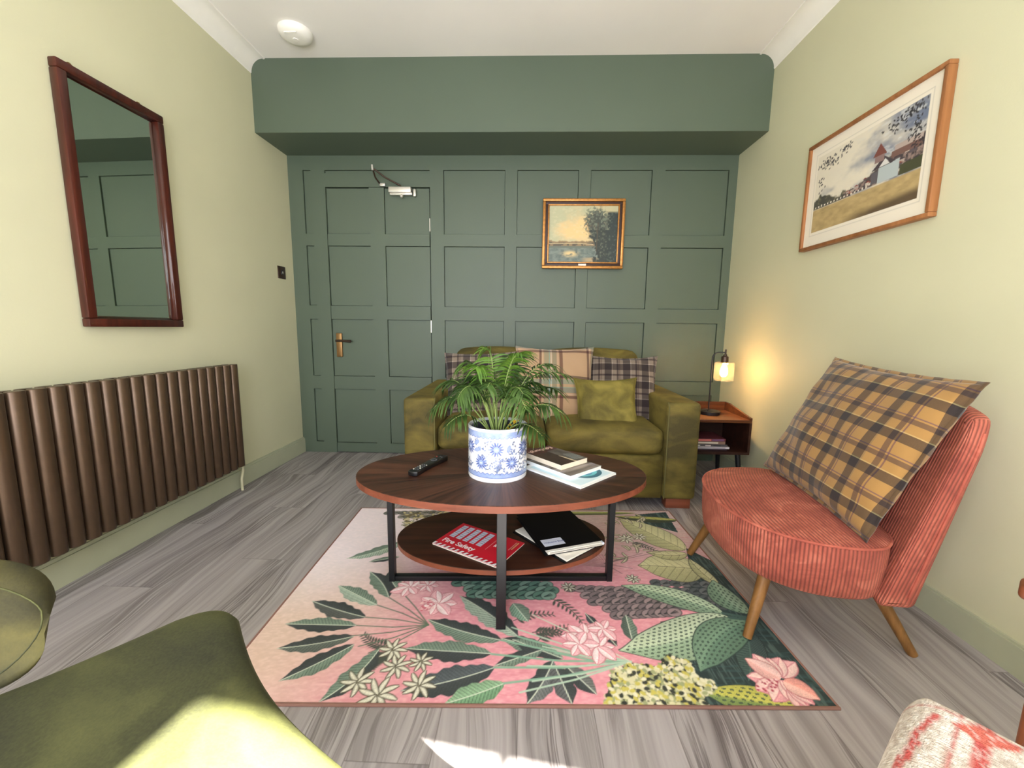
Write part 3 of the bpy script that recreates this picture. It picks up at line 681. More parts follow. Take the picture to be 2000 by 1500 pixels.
def fern(b, t, n_=9, l=.03, col=(70, 78, 70), bend=.1):
    (x0, y0), (x1, y1) = fl(*b), fl(*t); dx, dy = x1-x0, y1-y0; Ln = math.hypot(dx, dy); pts = []
    for k in range(n_+1):
        s_ = k/n_; o_ = bend*Ln*4*s_*(1-s_); pts.append((x0+dx*s_-dy/Ln*o_, y0+dy*s_+dx/Ln*o_))
    P.line(pts, .003, col); an = math.atan2(dy, dx)
    for k in range(1, n_+1):
        for sd in (-1, 1):
            a = an+sd*.95; ll = l*(1-.5*k/n_); P.ell(pts[k][0]+math.cos(a)*ll*.55, pts[k][1]+math.sin(a)*ll*.55, ll*.5, ll*.17, a, col)
for b, t in (((1003, 1212), (1078, 1200)), ((1075, 1168), (1138, 1218)), ((1050, 1252), (1110, 1225)), ((1040, 1235), (1100, 1240)), ((758, 1262), (712, 1240)), ((720, 1290), (760, 1282)), ((712, 1305), (756, 1285)), ((1230, 1060), (1280, 1075)), ((860, 1015), (920, 1000))): fern(b, t)
D_, Mg, Pg = (60, 66, 68), (118, 138, 124), (168, 186, 170)
def stem(pts, wd=.005, col=(96, 116, 98)): P.line(q(pts), wd, col)
fc = (837, 1220)
for b in ((714, 1205), (736, 1181), (759, 1166), (786, 1157), (696, 1221), (690, 1241), (720, 1275), (700, 1262)):
    m_ = ((fc[0]+b[0])/2, (fc[1]+b[1])/2+(4 if b[1] > 1220 else -3)); stem([fc, m_, b], .004)
LV = [((714, 1205), (609, 1173), .036, D_, (88, 92, 90), .02), ((736, 1181), (660, 1143), .034, Mg, Pg, .0), ((759, 1166), (722, 1116), .036, D_, Mg, -.06), ((788, 1160), (762, 1112), .030, Mg, D_, .08),
      ((696, 1221), (556, 1218), .032, Mg, D_, .0), ((692, 1242), (540, 1266), .032, D_, (96, 104, 98), .03), ((692, 1258), (544, 1330), .034, D_, Mg, .02), ((740, 1268), (622, 1371), .036, Mg, D_, .08),
      ((790, 1056), (676, 1091), .034, Mg, Pg, .07), ((780, 1087), (720, 1097), .018, Mg, D_, 0),
      ((980, 1250), (834, 1209), .040, D_, Mg, .03), ((960, 1276), (789, 1266), .040, Mg, D_, .0), ((966, 1303), (781, 1349), .046, (82, 90, 96), D_, .03), ((1012, 1243), (897, 1163), .046, D_, Pg, -.03),
      ((985, 1334), (867, 1374), .036, (140, 176, 140), (116, 156, 120), .02), ((1085, 1272), (978, 1246), .030, D_, Mg, 0), ((1100, 1286), (1000, 1248), .030, Mg, D_, 0), ((1060, 1268), (965, 1300), .024, D_, Mg, .0),
      ((1080, 1290), (1028, 1376), .034, D_, (112, 116, 116), .04), ((1083, 1298), (1118, 1376), .034, (96, 98, 100), D_, 0), ((1105, 1300), (1166, 1356), .030, D_, (110, 112, 110), 0), ((1002, 1178), (1032, 1214), .034, (136, 170, 150), Mg, 0),
      ((1235, 1250), (1222, 1200), .026, Mg, (84, 100, 92), 0), ((1190, 1250), (1142, 1196), .018, D_, (70, 74, 80), 0), ((1205, 1262), (1170, 1222), .018, D_, (60, 62, 70), 0)]
for b, t, hw, c1, c2, bd in LV: P.leaf(fl(*b), fl(*t), hw, c1, c2, (214, 222, 204), bd, .011, (52, 60, 56), blunt=.9, wob=.15)
hub = (1232, 1292)
for b in ((980, 1250), (960, 1277), (966, 1303), (1012, 1243), (985, 1334), (1085, 1275)):
    stem([b, ((b[0]+hub[0])/2, (b[1]+hub[1])/2+6), hub], .007, (134, 172, 150))
for b in ((1060, 1262), (1000, 1225), (1040, 1330), (1015, 1352), (1030, 1300)): stem([b, ((b[0]+hub[0])/2, (b[1]+hub[1])/2+5), hub], .005, (176, 200, 180))
stem([hub, (1190, 1270), (1040, 1200)], .004, (200, 210, 190))
# cream leaves with dark veins
CR, CR2 = (196, 194, 150), (176, 174, 130)
def veined(b, t, hw, bend=0, c1=CR, c2=CR2): P.leaf(fl(*b), fl(*t), hw, c1, c2, (58, 56, 44), bend, .035, (58, 56, 44), edge=(70, 66, 52), blunt=.6)
veined((1338, 1074), (1208, 1012), .085); veined((1372, 1112), (1246, 1104), .10, -.02); veined((1342, 1082), (1262, 1078), .035, .1); veined((1322, 1016), (1196, 1008), .030, .03, (170, 168, 96), (60, 70, 50)); veined((1402, 1142), (1345, 1090), .028, .05)
P.leaf(fl(1240, 1002), fl(960, 1003), .02, (170, 176, 110), (90, 96, 60), None)
# dark hairy leaves between the big ones, pale twigs over the mauve ground
for b, t, hw in (((1445, 1212), (1296, 1296), .05), ((1450, 1216), (1330, 1272), .04), ((1452, 1222), (1462, 1330), .045), ((1440, 1205), (1290, 1215), .03)): P.leaf(fl(*b), fl(*t), hw, (52, 72, 68), (40, 56, 58), (84, 110, 100), .05, .008, (92, 114, 106), edge=(34, 48, 48), blunt=.7)
rt = np.random.RandomState(9)
for k in range(34):
    u, v = 1185+rt.rand()*75, 1006+rt.rand()*85; a = rt.rand()*6.28; X_, Y_ = fl(u, v); l_ = .03+.04*rt.rand()
    P.leaf((X_, Y_), (X_+l_*math.cos(a), Y_+l_*math.sin(a)), .0045, (212, 206, 178), (176, 168, 140), None, .1, edge=(104, 96, 84), blunt=.8)
for k in range(16):
    a = -.2-k*.11; X_, Y_ = fl(1190, 1108); P.line([(X_, Y_), (X_+.16*math.cos(a)*-1, Y_+.10*math.sin(-a))], .0018, (120, 96, 98), .7)
for k in range(12):
    u, v = 1020+rt.rand()*150, 1175+rt.rand()*40; X_, Y_ = fl(u, v)
# spotted leaves
SL, SG = (178, 198, 168), (134, 160, 134)
def spotted(b, t, hw, bend=0, c1=SL, c2=SG): P.leaf(fl(*b), fl(*t), hw, c1, c2, None, bend, spots=.021, spot_col=(56, 76, 66), edge=(44, 62, 58), blunt=.62)
spotted((1412, 1197), (1213, 1143), .052, -.05); spotted((1425, 1206), (1208, 1270), .085, .06, (188, 204, 176), (150, 174, 146)); spotted((1458, 1212), (1368, 1312), .064, -.08, (116, 146, 122), (98, 128, 108)); spotted((1458, 1198), (1392, 1132), .052, .12, (140, 164, 140), (120, 148, 124))
spotted((1572, 1386), (1372, 1352), .05, .0, (188, 186, 90), (120, 140, 80))
stem([(1412, 1197), (1460, 1206)], .012, (70, 96, 90)); stem([(1425, 1206), (1465, 1210)], .012, (70, 96, 90))
# star-shaped cream flowers
def star(u, v, r, n_=8, c=(214, 212, 196), e=(84, 78, 60), sp=0):
    r *= .62
    X_, Y_ = fl(u, v)
    for k in range(n_):
        a = 2*PI*k/n_+sp; P.leaf((X_, Y_), (X_+r*math.cos(a), Y_+r*math.sin(a)), r*.115, c, c, None, .05, edge=e, blunt=.9)
for u, v, r in ((768, 1268, .075), (774, 1301, .075), (699, 1331, .08), (738, 1356, .095), (819, 1337, .08), (822, 1292, .06), (800, 1022, .07), (900, 1006, .06), (1222, 1052, .07), (1248, 1048, .06), (1110, 1146, .05), (1236, 1130, .05)): star(u, v, r, 8, sp=u)
# berry heads
CL = [(1180, 1386), (1195, 1310), (1234, 1294), (1286, 1302), (1302, 1278), (1345, 1292), (1362, 1324), (1392, 1330), (1397, 1346), (1368, 1360), (1392, 1386)]
CLr = np.array(q(CL)); P.poly(CLr, (72, 74, 56)); rb = np.random.RandomState(4)
def inpoly(p):
    ins = False; j = len(CLr)-1
    for i in range(len(CLr)):
        if (CLr[i][1] > p[1]) != (CLr[j][1] > p[1]) and p[0] < (CLr[j][0]-CLr[i][0])*(p[1]-CLr[i][1])/(CLr[j][1]-CLr[i][1])+CLr[i][0]: ins = not ins
        j = i
    return ins
mn, mx = CLr.min(0), CLr.max(0)
for k in range(1500):
    p = mn+(mx-mn)*rb.rand(2)
    if inpoly(p): P.ell(p[0], p[1], .0085, .006, rb.rand()*3, [(212, 208, 168), (196, 186, 92), (156, 162, 120), (52, 56, 48), (222, 218, 190)][rb.randint(5)])
for k in range(120):
    u, v = 790+rb.rand()*90, 1000+rb.rand()*30; X_, Y_ = fl(u, v); P.ell(X_, Y_, .012, .006, rb.rand()*3, [(196, 184, 140), (110, 100, 74)][rb.randint(2)])
# pink blossoms
def bloom(u, v, r, n_=7, c1=(246, 224, 226), c2=(236, 186, 194), spread=6.28, a0=0, wd=.26):
    X_, Y_ = fl(u, v); r *= .76
    for k in range(n_):
        a = a0+spread*k/n_; rr = r*(.75+.35*rb.rand()); P.leaf((X_, Y_), (X_+rr*math.cos(a), Y_+rr*math.sin(a)), rr*wd, c1, c2, (206, 120, 136), .05, edge=(196, 124, 132), blunt=.9)
for a in ((855, 1178, .10, 7), (800, 1146, .09, 7), (835, 1143, .07, 6), (1145, 1243, .10, 8), (1168, 1262, .09, 7), (1130, 1258, .08, 6), (1178, 1228, .07, 6), (1525, 1322, .12, 5, (240, 206, 200), (230, 176, 178), 2.2, .6), (1525, 1328, .12, 5, (240, 206, 200), (224, 160, 166), 2.4, 3.0), (1540, 1345, .10, 6, (238, 196, 194), (222, 150, 158), 2.4, 4.6)): bloom(*a)
P.leaf(fl(1530, 1330), fl(1602, 1366), .03, (238, 190, 180), (232, 160, 150), None, .05, edge=(190, 120, 120)); P.leaf(fl(1525, 1325), fl(1455, 1285), .03, (238, 200, 196), (228, 176, 170), None, 0, edge=(190, 120, 120))
for k in range(40): X_, Y_ = fl(1480+rb.rand()*40, 1325+rb.rand()*28); P.ell(X_, Y_, .004, .004, 0, [(176, 70, 90), (240, 200, 200)][rb.randint(2)])
for k in range(30): X_, Y_ = fl(822+rb.rand()*25, 1172+rb.rand()*20); P.ell(X_, Y_, .005, .004, 0, [(206, 110, 126), (240, 200, 200)][rb.randint(2)])
for t in ((1255, 1080), (1215, 1092), (1195, 1100), (1215, 1120), (1235, 1110), (1300, 1075)): stem([(1180, 1100), t], .002, (96, 84, 84))
P.c *= (1+.10*(nf-.5))[..., None]
# hard-edged woven print on a thin flexible body
P.mesh('pile', M_rug, rug, lambda X, Y: (X, Y-RH_, .0052+0*X))
box('backing', (.002, -RH_+.002, 0), (RW_-.002, -.002, .0045), M_base, rug)
M_bind = vary('rug_binding', (134, 98, 88), .8)
bm = bmesh.new()
for lo, hi in (((-.004, -RH_-.004, 0), (RW_+.004, -RH_+.004, .0075)), ((-.003, -.004, 0), (RW_+.003, .003, .0065)), ((-.004, -RH_, 0), (.003, 0, .007)), ((RW_-.003, -RH_, 0), (RW_+.004, 0, .007))): add_box(bm, lo, hi, .002)
bmo('binding', bm, M_bind, rug, True, 40)
RZ = .0055

# ------------------------------------------------------------------ coffee table
TX, TY, TA = 1.66, -1.583, .055
ct = thing('coffee_table', 'oval two-tier walnut coffee table with black metal legs on the botanical rug', 'table', (TX, TY, RZ), (0, 0, TA))
def oval(a, b, n_=96): return [(a*math.cos(2*PI*k/n_), b*math.sin(2*PI*k/n_)) for k in range(n_)]
def slab(name, a, b, z0, z1, mt, me_):
    bm = bmesh.new(); o_ = oval(a, b); lo = [bm.verts.new((x_, y_, z0)) for x_, y_ in o_]; hi = [bm.verts.new((x_, y_, z1-.0015)) for x_, y_ in o_]; hi2 = [bm.verts.new((x_*(1-.0018/a), y_*(1-.0018/b), z1)) for x_, y_ in o_]
    for k in range(len(o_)):
        j = (k+1) % len(o_); f = bm.faces.new((lo[k], lo[j], hi[j], hi[k])); f.material_index = 1; f = bm.faces.new((hi[k], hi[j], hi2[j], hi2[k])); f.material_index = 0
    bm.faces.new(hi2); bm.faces.new(lo[::-1]); return bmo(name, bm, [mt, me_], ct)
TT = .4445
slab('tabletop', .540, .312, TT-.024, TT, M_walnut_r, M_edge)
slab('shelf', .398, .238, .170, .188, M_walnut, M_edge)
LA, LB = .424, .262
for x_, y_, sx_, sy_ in ((-LA, 0, .011, .016), (LA, 0, .011, .016), (.0, -LB, .016, .010), (0, LB, .016, .010)):
    box('leg', (x_-sx_, y_-sy_, 0), (x_+sx_, y_+sy_, TT-.024), M_black, ct, .0015, 1)
for za, zb_ in ((0, .020), (TT-.044, TT-.0245)):
    box('long_rail', (-LA+.011, -.012, za), (LA-.011, .012, zb_), M_black, ct, .001)
    box('cross_rail', (-.012, -LB+.01, za+.001), (.012, LB-.01, zb_+.0005), M_black, ct, .001)
TOPZ = RZ+TT; SHZ = RZ+.188

# ------------------------------------------------------------------ potted palm
PX, PY, PR, PH = 1.643, -1.603, .1085, .186
pot = thing('potted_palm', 'leafy parlour palm in a blue and white ceramic pot on the coffee table', 'plant', (PX, PY, TOPZ))
P = Paint(2*PI*PR, PH, .0017, 9); u_, v_ = P.X, P.Y; circ = P.w
P.c[:] = np.asarray(lin((234, 236, 242))); BL, BD, BG = (86, 112, 178), (52, 76, 146), (150, 166, 206)
nn = P.noise(.012, .008, 3, 3)
for (z0, z1, s_) in ((PH-.024, PH-.007, 1), (.016, .030, -1)):
    e_ = .0045*np.abs(np.sin(u_*2*PI/.034)); lo = z0-(e_ if s_ > 0 else 0); hi = z1+(e_ if s_ < 0 else 0)
    P.put(((v_ > lo) & (v_ < hi)).astype(float), lerp((126, 148, 202), (164, 180, 216), nn))
P.put(((np.abs(v_-(PH-.0245-.0045*np.abs(np.sin(u_*2*PI/.034)))) < .0013) | (np.abs(v_-(.0305+.0045*np.abs(np.sin(u_*2*PI/.034)))) < .0013)).astype(float)*.8, BD)
P.put((np.abs(v_-.0165) < .001).astype(float), BD); P.put((np.abs(v_-(PH-.0065)) < .001).astype(float)*.6, BD)
rp = random.Random(5)
fl_c = []
for k in range(6):
    cx_ = circ*(k+.5)/6
    for (x_, y_, r_) in ((cx_, .120, .029), (cx_+circ/12, .070, .026)):
        x_ %= circ; fl_c.append((x_, y_, r_))
def scroll(x_, y_):
    a = rp.random()*6.28
    pts = [(x_+.016*t_*math.cos(a+t_*3.5), y_+.013*t_*math.sin(a+t_*3.5)) for t_ in [i/7 for i in range(8)]]; P.line(pts, .0022, (120, 134, 170), .9)
    for i in (3, 5, 7): P.ell(pts[i][0]+.003, pts[i][1], .005, .0026, a+i, (104, 120, 160) if rp.random() < .6 else (92, 100, 120), .9)
for k in range(190):
    x_, y_ = rp.random()*circ, .042+rp.random()*(PH-.042-.040)
    if all(math.hypot(min(abs(x_-a), circ-abs(x_-a)), y_-b) > r_*1.0 for a, b, r_ in fl_c): scroll(x_, y_)
for k in range(30):
    x_, y_ = rp.random()*circ, .05+rp.random()*(PH-.095)
    if all(math.hypot(min(abs(x_-a), circ-abs(x_-a)), y_-b) > r_*1.15 for a, b, r_ in fl_c): P.ell(x_, y_, .011, .006, rp.random()*3, BG, .9, (104, 124, 176))
for x_, y_, r_ in fl_c:
    for off in (-circ, 0, circ):
        for k in range(14):
            a = 2*PI*k/14; P.ell(x_+off+math.cos(a)*r_*.62, y_+math.sin(a)*r_*.62, r_*.36, r_*.115, a, BL if k % 2 else BD, .95)
        P.ell(x_+off, y_, r_*.32, r_*.30, 0, (140, 162, 214)); P.ell(x_+off, y_-.001, r_*.2, r_*.10, 0, (208, 220, 242))
A0 = -PI/2-1.02+PI/6
P.mesh('pot', M_glaze, pot, lambda X, Y: (PR*np.cos(A0+X/PR)*(1-.012*np.exp(-Y/.004)), PR*np.sin(A0+X/PR)*(1-.012*np.exp(-Y/.004)), Y))
M_pw = vary('white_glaze', (232, 234, 240), .2)
lathe('rim', [(PR, PH-.001), (PR+.001, PH+.001), (PR-.002, PH+.004), (PR-.007, PH+.002), (PR-.007, .02), (PR-.012, .02), (PR-.012, PH-.02)], M_pw, pot, 64)
lathe('foot_ring', [(PR-.006, 0), (PR-.001, .001), (PR, .004), (PR-.004, .012), (.0, .012)], M_pw, pot, 64)
M_liner, _t, _b = mat('smoky_plastic', (52, 56, 66), .25); 
lathe('nursery_pot', [(PR-.013, .02), (PR-.011, PH-.004), (PR-.020, PH-.003), (PR-.022, PH-.012), (.08, .02)], M_liner, pot, 48)
bm = bmesh.new(); bmesh.ops.create_circle(bm, cap_ends=True, radius=PR-.022, segments=40, matrix=Matrix.Translation((0, 0, PH-.030))); bmo('soil', bm, M_soil, pot)
def leaf_mat(name, a, b_):
    m, t, b = mat(name, a, .45); n = t.noise(t.co(), 14, 2); t.l.new(t.ramp(n, [(.35, L4(a)), (.65, L4(b_))]), b.inputs['Base Color'])
    b.inputs['Specular IOR Level'].default_value = .4
    try: b.inputs['Subsurface Weight'].default_value = 0
    except Exception: pass
    tr = t('ShaderNodeBsdfTranslucent', {0: L4(tuple(min(255, int(v*1.25)) for v in b_))}); mx = t('ShaderNodeMixShader', {0: .10, 1: b.outputs[0], 2: tr.outputs[0]})
    t.l.new(mx.outputs[0], t.n['Material Output'].inputs[0]); return m
M_palm = leaf_mat('palm_leaf', (32, 55, 22), (70, 98, 40)); M_palm2 = leaf_mat('young_palm_leaf', (62, 98, 32), (100, 136, 50)); M_palmy = leaf_mat('yellowed_leaf', (190, 150, 30), (216, 180, 50)); M_stem = vary('palm_stem', (138, 158, 88), .5)
rf = random.Random(12)
def frond(base, ctrl, tip, leaflets=15, ll=.12, m=M_palm, start=.35, droop=.5, spread=1.0):
    bm = bmesh.new(); B_, K_, T_ = Vector(base), Vector(ctrl), Vector(tip); leaflets = int(leaflets*1.0); n_ = 18; pts = [(1-t)**2*B_+2*t*(1-t)*K_+t*t*T_ for t in [i/n_ for i in range(n_+1)]]
    add_tube(bm, pts, [.0028*(1-.8*i/n_)+.0003 for i in range(n_+1)], 6)
    nst = len(bm.faces)
    for k in range(leaflets):
        t = start+(1-start)*k/(leaflets-1); p = (1-t)**2*B_+2*t*(1-t)*K_+t*t*T_; d = (2*(1-t)*(K_-B_)+2*t*(T_-K_)).normalized()
        side = d.cross(Vector((0, 0, 1)));
        if side.length < .2: side = d.cross(Vector((.3, -1, 0)))
        side.normalize(); up = side.cross(d).normalized(); q_ = (k/(leaflets-1)); L_ = ll*(.5+.7*math.sin(PI*(.15+.72*q_)))*(.85+.3*rf.random())*.78
        for sd in (-1, 1):
            fw = .22+.75*q_*q_; dr = (side*sd*spread+d*fw+up*.05+Vector((rf.gauss(0, .09), rf.gauss(0, .09), rf.gauss(0, .09)))).normalized()
            wv = dr.cross(up).normalized(); hw = .0042*(.8+.4*rf.random()); prev = None; nseg = 5; pos = p.copy(); cur = dr.copy()
            for s_ in range(nseg+1):
                tt = s_/nseg; w_ = hw*math.sin(PI*min(1, .12+.88*tt)**.8)*(1 if tt < 1 else 0); 
                if s_ == nseg: vs = [bm.verts.new(pos)]
                else: vs = [bm.verts.new(pos-wv*w_+up*w_*.25), bm.verts.new(pos-up*.0), bm.verts.new(pos+wv*w_+up*w_*.25)]
                if prev:
                    if len(vs) == 3: fs = [(prev[0], prev[1], vs[1], vs[0]), (prev[1], prev[2], vs[2], vs[1])]
                    else: fs = [(prev[0], prev[1], vs[0]), (prev[1], prev[2], vs[0])]
                    for f in fs: bm.faces.new(f).material_index = 1
                prev = vs; pos = pos+cur*(L_/nseg); cur = (cur+Vector((0, 0, -droop*.36))).normalized()
    me = bpy.data.meshes.new('frond'); bm.to_mesh(me); bm.free(); return link('frond', me, [M_stem, m], pot, True)
S0 = PH-.03
# (tip x, y, z above the table; control lift)
FR = [((-.02, .01), (-.01, .0, .485), (-.045, .0, .455), 17, .10, M_palm2, .45, .6),
      ((.0, .0), (.03, -.02, .44), (.075, -.05, .45), 16, .11, M_palm2, .4, .7),
      ((-.02, .0), (-.07, .01, .46), (-.13, .0, .40), 16, .12, M_palm, .4, .7),
      ((.02, .01), (.08, .0, .42), (.235, -.02, .375), 19, .11, M_palm, .35, .5),
      ((.02, .01), (.10, .03, .44), (.20, .06, .40), 16, .11, M_palm, .35, .7),
      ((-.03, 0), (-.14, -.03, .36), (-.225, -.06, .25), 17, .12, M_palm, .35, .9),
      ((-.03, .01), (-.15, .04, .40), (-.21, .05, .32), 15, .12, M_palm, .35, .7),
      ((.02, -.01), (.13, -.05, .33), (.235, -.06, .24), 15, .12, M_palm, .4, .7),
      ((.03, 0), (.12, .06, .36), (.22, .12, .30), 15, .12, M_palm, .4, .7),
      ((.0, -.02), (.05, -.12, .40), (.10, -.17, .28), 15, .12, M_palm, .45, .9),
      ((-.01, -.02), (-.07, -.10, .42), (-.12, -.16, .31), 15, .11, M_palm, .5, .8),
      ((.01, .02), (.04, .12, .42), (.05, .19, .38), 15, .12, M_palm, .4, .7),
      ((-.02, .02), (-.08, .12, .40), (-.12, .18, .33), 15, .12, M_palm, .4, .7),
      ((.01, 0), (.04, .04, .47), (.07, .07, .43), 16, .11, M_palm, .4, .7),
      ((-.01, .01), (-.05, -.04, .44), (-.07, -.08, .40), 15, .11, M_palm2, .5, .8),
      ((.03, -.01), (.09, -.06, .24), (.16, -.10, .17), 12, .10, M_palm, .45, .7),
      ((-.03, -.01), (-.10, -.06, .28), (-.17, -.10, .20), 13, .10, M_palm, .4, .8),
      ((.01, -.01), (.02, -.05, .30), (.12, -.09, .26), 12, .10, M_palm, .5, .9)]
for (bx_, by_), c_, t_, nl_, l_, m_, st_, dr_ in FR:
    frond((bx_, by_, S0), c_, t_, nl_, l_, m_, st_, dr_)
for k in range(9):
    a = k*2*PI/9+.35; rr = .13+.07*rf.random(); frond((.02*math.cos(a), .02*math.sin(a), S0), (.45*rr*math.cos(a), .45*rr*math.sin(a), .36+.05*rf.random()), (rr*math.cos(a), rr*math.sin(a)*.9, .27+.09*rf.random()), 14, .10, M_palm, .38, .8)
frond((.035, -.03, S0), (.05, -.035, S0+.03), (.060, -.05, S0+.048), 3, .05, M_palmy, .3, .2, .3)

# ------------------------------------------------------------------ things on the coffee table
rm = thing('remote_control', 'black television remote lying on the coffee table beside the pot', 'remote control', (1.375, -1.562, TOPZ), (0, 0, math.radians(-20)))
bm = bmesh.new(); ol = [(-.020, -.105), (-.012, -.111), (.012, -.111), (.020, -.105), (.0165, -.03), (.021, .05), (.025, .095), (.018, .109), (-.018, .109), (-.025, .095), (-.021, .05), (-.0165, -.03)]
vs = [bm.verts.new((x_, y_, .002)) for x_, y_ in ol]; f = bm.faces.new(vs); r = bmesh.ops.extrude_face_region(bm, geom=[f]); bmesh.ops.translate(bm, verts=[g_ for g_ in r['geom'] if isinstance(g_, bmesh.types.BMVert)], vec=(0, 0, .019))
bmesh.ops.bevel(bm, geom=[e for e in bm.edges if abs(e.verts[0].co.z-e.verts[1].co.z) < 1e-6], offset=.004, segments=3, profile=.5, affect='EDGES'); bmesh.ops.translate(bm, verts=bm.verts[:], vec=(0, 0, -.002)); bmo('remote_body', bm, M_plastic, rm, True, 40)
for j in range(5):
    for i in range(3): lathe('button', [(0, .0202), (.0026, .0202), (.0032, .0188), (0, .0188)], M_button if (i+j) % 3 else M_steel, rm, 10).location = ((i-1)*.0095, -.085+j*.0135, 0)
lathe('navigation_ring', [(.006, .0195), (.008, .0205), (.012, .0205), (.014, .0190)], M_button, rm, 24).location = (0, .035, 0)
for i, (x_, y_) in enumerate(((-.012, .075), (0, .082), (.012, .075))): lathe('button', [(0, .0202), (.003, .0202), (.0036, .0188), (0, .0188)], vary('red_button', (176, 40, 40), .4) if i == 0 else M_button, rm, 10).location = (x_, y_, 0)

def book(name, label, w, d, t, loc, rz, cover, cat='book', group=None, page=M_paper, parts=True, cov_t=.0012):
    """a book lying flat: origin at its centre on its underside, spine on local -x"""
    b_ = thing(name, label, cat, loc, (0, 0, rz), group)
    bm = bmesh.new(); add_box(bm, (-w/2, -d/2, 0), (w/2, d/2, cov_t)); add_box(bm, (-w/2, -d/2, t-cov_t), (w/2, d/2, t)); add_box(bm, (-w/2, -d/2, cov_t), (-w/2+cov_t, d/2, t-cov_t)); bmo('cover', bm, cover, b_)
    box('pages', (-w/2+cov_t, -d/2+.001, cov_t), (w/2-.001, d/2-.001, t-cov_t), page, b_); return b_
def cover_paint(b_, w, d, t, fn, res=.002, seed=1):
    P_ = Paint(w, d, res, seed); fn(P_); return P_.mesh('cover_print', M_paintp, b_, lambda X, Y: (X-w/2, Y-d/2, np.full_like(X, t+.0003)))
# stack of three beside the pot; near corner pointing at the viewer
z = TOPZ; ang = math.radians(45)
# corners found on the tabletop: near (1.931,-1.744) right (2.083,-1.594)
M_wc = vary('white_cover', (232, 236, 238), .4)
b1 = book('magazine', 'white and pale blue magazine at the bottom of the stack on the coffee table', .214, .275, .006, (1.913, -1.571, z), ang, M_wc, 'magazine')
def f1_(P_):
    P_.c[:] = np.asarray(lin((236, 240, 242))); n_ = P_.noise(.05, .05, 3, 2)
    P_.put(((P_.X > .012) & (P_.X < P_.w-.012) & (P_.Y > .012) & (P_.Y < P_.h-.02)).astype(float), lerp((186, 216, 228), (214, 230, 236), n_))
    P_.ell(P_.w*.62, .085, .068, .062, 0, (40, 96, 116)); P_.ell(P_.w*.62, .088, .052, .046, 0, (90, 176, 186)); P_.ell(P_.w*.58, .085, .03, .034, .5, (56, 120, 150)); P_.ell(P_.w*.7, .1, .02, .025, 0, (60, 60, 76))
cover_paint(b1, .214, .275, .006, f1_); z += .0066
b2 = book('magazine', 'misty grey-brown hardback in the middle of the stack on the coffee table', .178, .255, .013, (1.885, -1.522, z), math.radians(43), M_wc, 'book')
def f2_(P_):
    n_ = P_.noise(.12, .02, 4, 5); P_.c = lerp((52, 44, 38), (150, 140, 132), smooth(.35, .85, n_*.6+.4*(1-P_.Y/P_.h))); P_.put(smooth(.6, .75, P_.noise(.04, .01, 3, 9))*smooth(.2, .6, P_.Y/P_.h)*.8, (50, 44, 36)); P_.put(smooth(.55, .7, P_.noise(.1, .015, 2, 4))*.4, (150, 146, 170))
cover_paint(b2, .178, .255, .013, f2_); b2.name = 'hardback_book'; z += .0136
M_cream = vary('cream_pages', (238, 226, 204), .7, 0, .04, 90)
b3 = book('paperback_book', 'thick paperback with dark red photo cover on top of the coffee table stack', .148, .215, .018, (1.862, -1.488, z), math.radians(42), M_cream, 'book', page=M_cream, cov_t=.0006)
def f3_(P_):
    n_ = P_.noise(.03, .03, 3, 5); P_.c = lerp((28, 20, 18), (70, 52, 44), n_); y_ = P_.Y/P_.h; x_ = P_.X/P_.w
    P_.put((y_ > .70).astype(float), (70, 22, 24)); P_.put(((x_ > .55) & (y_ < .74)).astype(float), lerp((50, 46, 44), (120, 116, 110), n_))
    P_.poly([(P_.w*.52, .0), (P_.w*.60, .0), (P_.w*.56, .075), (P_.w*.52, .09)], (206, 190, 160)); P_.poly([(P_.w*.62, .02), (P_.w*.95, .012), (P_.w*.97, .075), (P_.w*.72, .095)], (128, 134, 132)); 
    for k in range(6): P_.line([(P_.w*(.64+.055*k), .022), (P_.w*(.70+.045*k), .088)], .002, (70, 76, 78))
    for k in range(4): P_.line([(P_.w*.64, .03+.015*k), (P_.w*.95, .024+.015*k)], .002, (76, 82, 84))
cover_paint(b3, .148, .215, .018, f3_)
text_mesh('title', 'Edinburgh', .032, vary('title_ink', (240, 206, 196), .6), b3, (.066, .088, .0184), (0, 0, PI), True, .15)

# fire safety booklet on the lower shelf
# corners: left (1.411,-1.673), back (1.494,-1.513), right (1.75,-1.642), near (1.661,-1.814)
M_redc = vary('red_card', (206, 30, 48), .35)
fa = math.atan2(-1.814+1.673, 1.661-1.411); fwid, fdep = .287, .185
fb = thing('fire_safety_booklet', 'red fire safety log book with white striped edge on the lower shelf', 'booklet', (1.579, -1.660, SHZ), (0, 0, fa))
box('pages', (-fwid/2+.001, -fdep/2+.001, .0), (fwid/2-.001, fdep/2-.001, .004), M_paper, fb)
box('cover', (-fwid/2, -fdep/2, .004), (fwid/2, fdep/2, .005), M_redc, fb)
P = Paint(fwid, fdep, .0014, 2); P.c[:] = np.asarray(lin((208, 30, 50))); P.put(((P.Y < .017)).astype(float), (236, 236, 238))
for k in range(14):
    a = .006+k*.0205; P.poly([(a, .003), (a+.011, .003), (a+.018, .017), (a+.007, .017)], (178, 26, 44))
for k in range(5):
    a = .018+k*.031; P.poly([(a, .075), (a+.022, .075), (a+.022, .172), (a, .172)], (206, 210, 224))
    for j in range(7): P.line([(a+.003, .083+j*.0125), (a+.019, .083+j*.0125)], .0022, [(96, 108, 140), (150, 156, 176), (60, 66, 90)][(j+k) % 3])
P.line([(.190, .07), (.190, .165)], .0018, (236, 160, 160)); P.line([(.270, .12), (.270, .17)], .004, (226, 190, 130)); P.line([(.262, .11), (.262, .17)], .0015, (240, 210, 200))
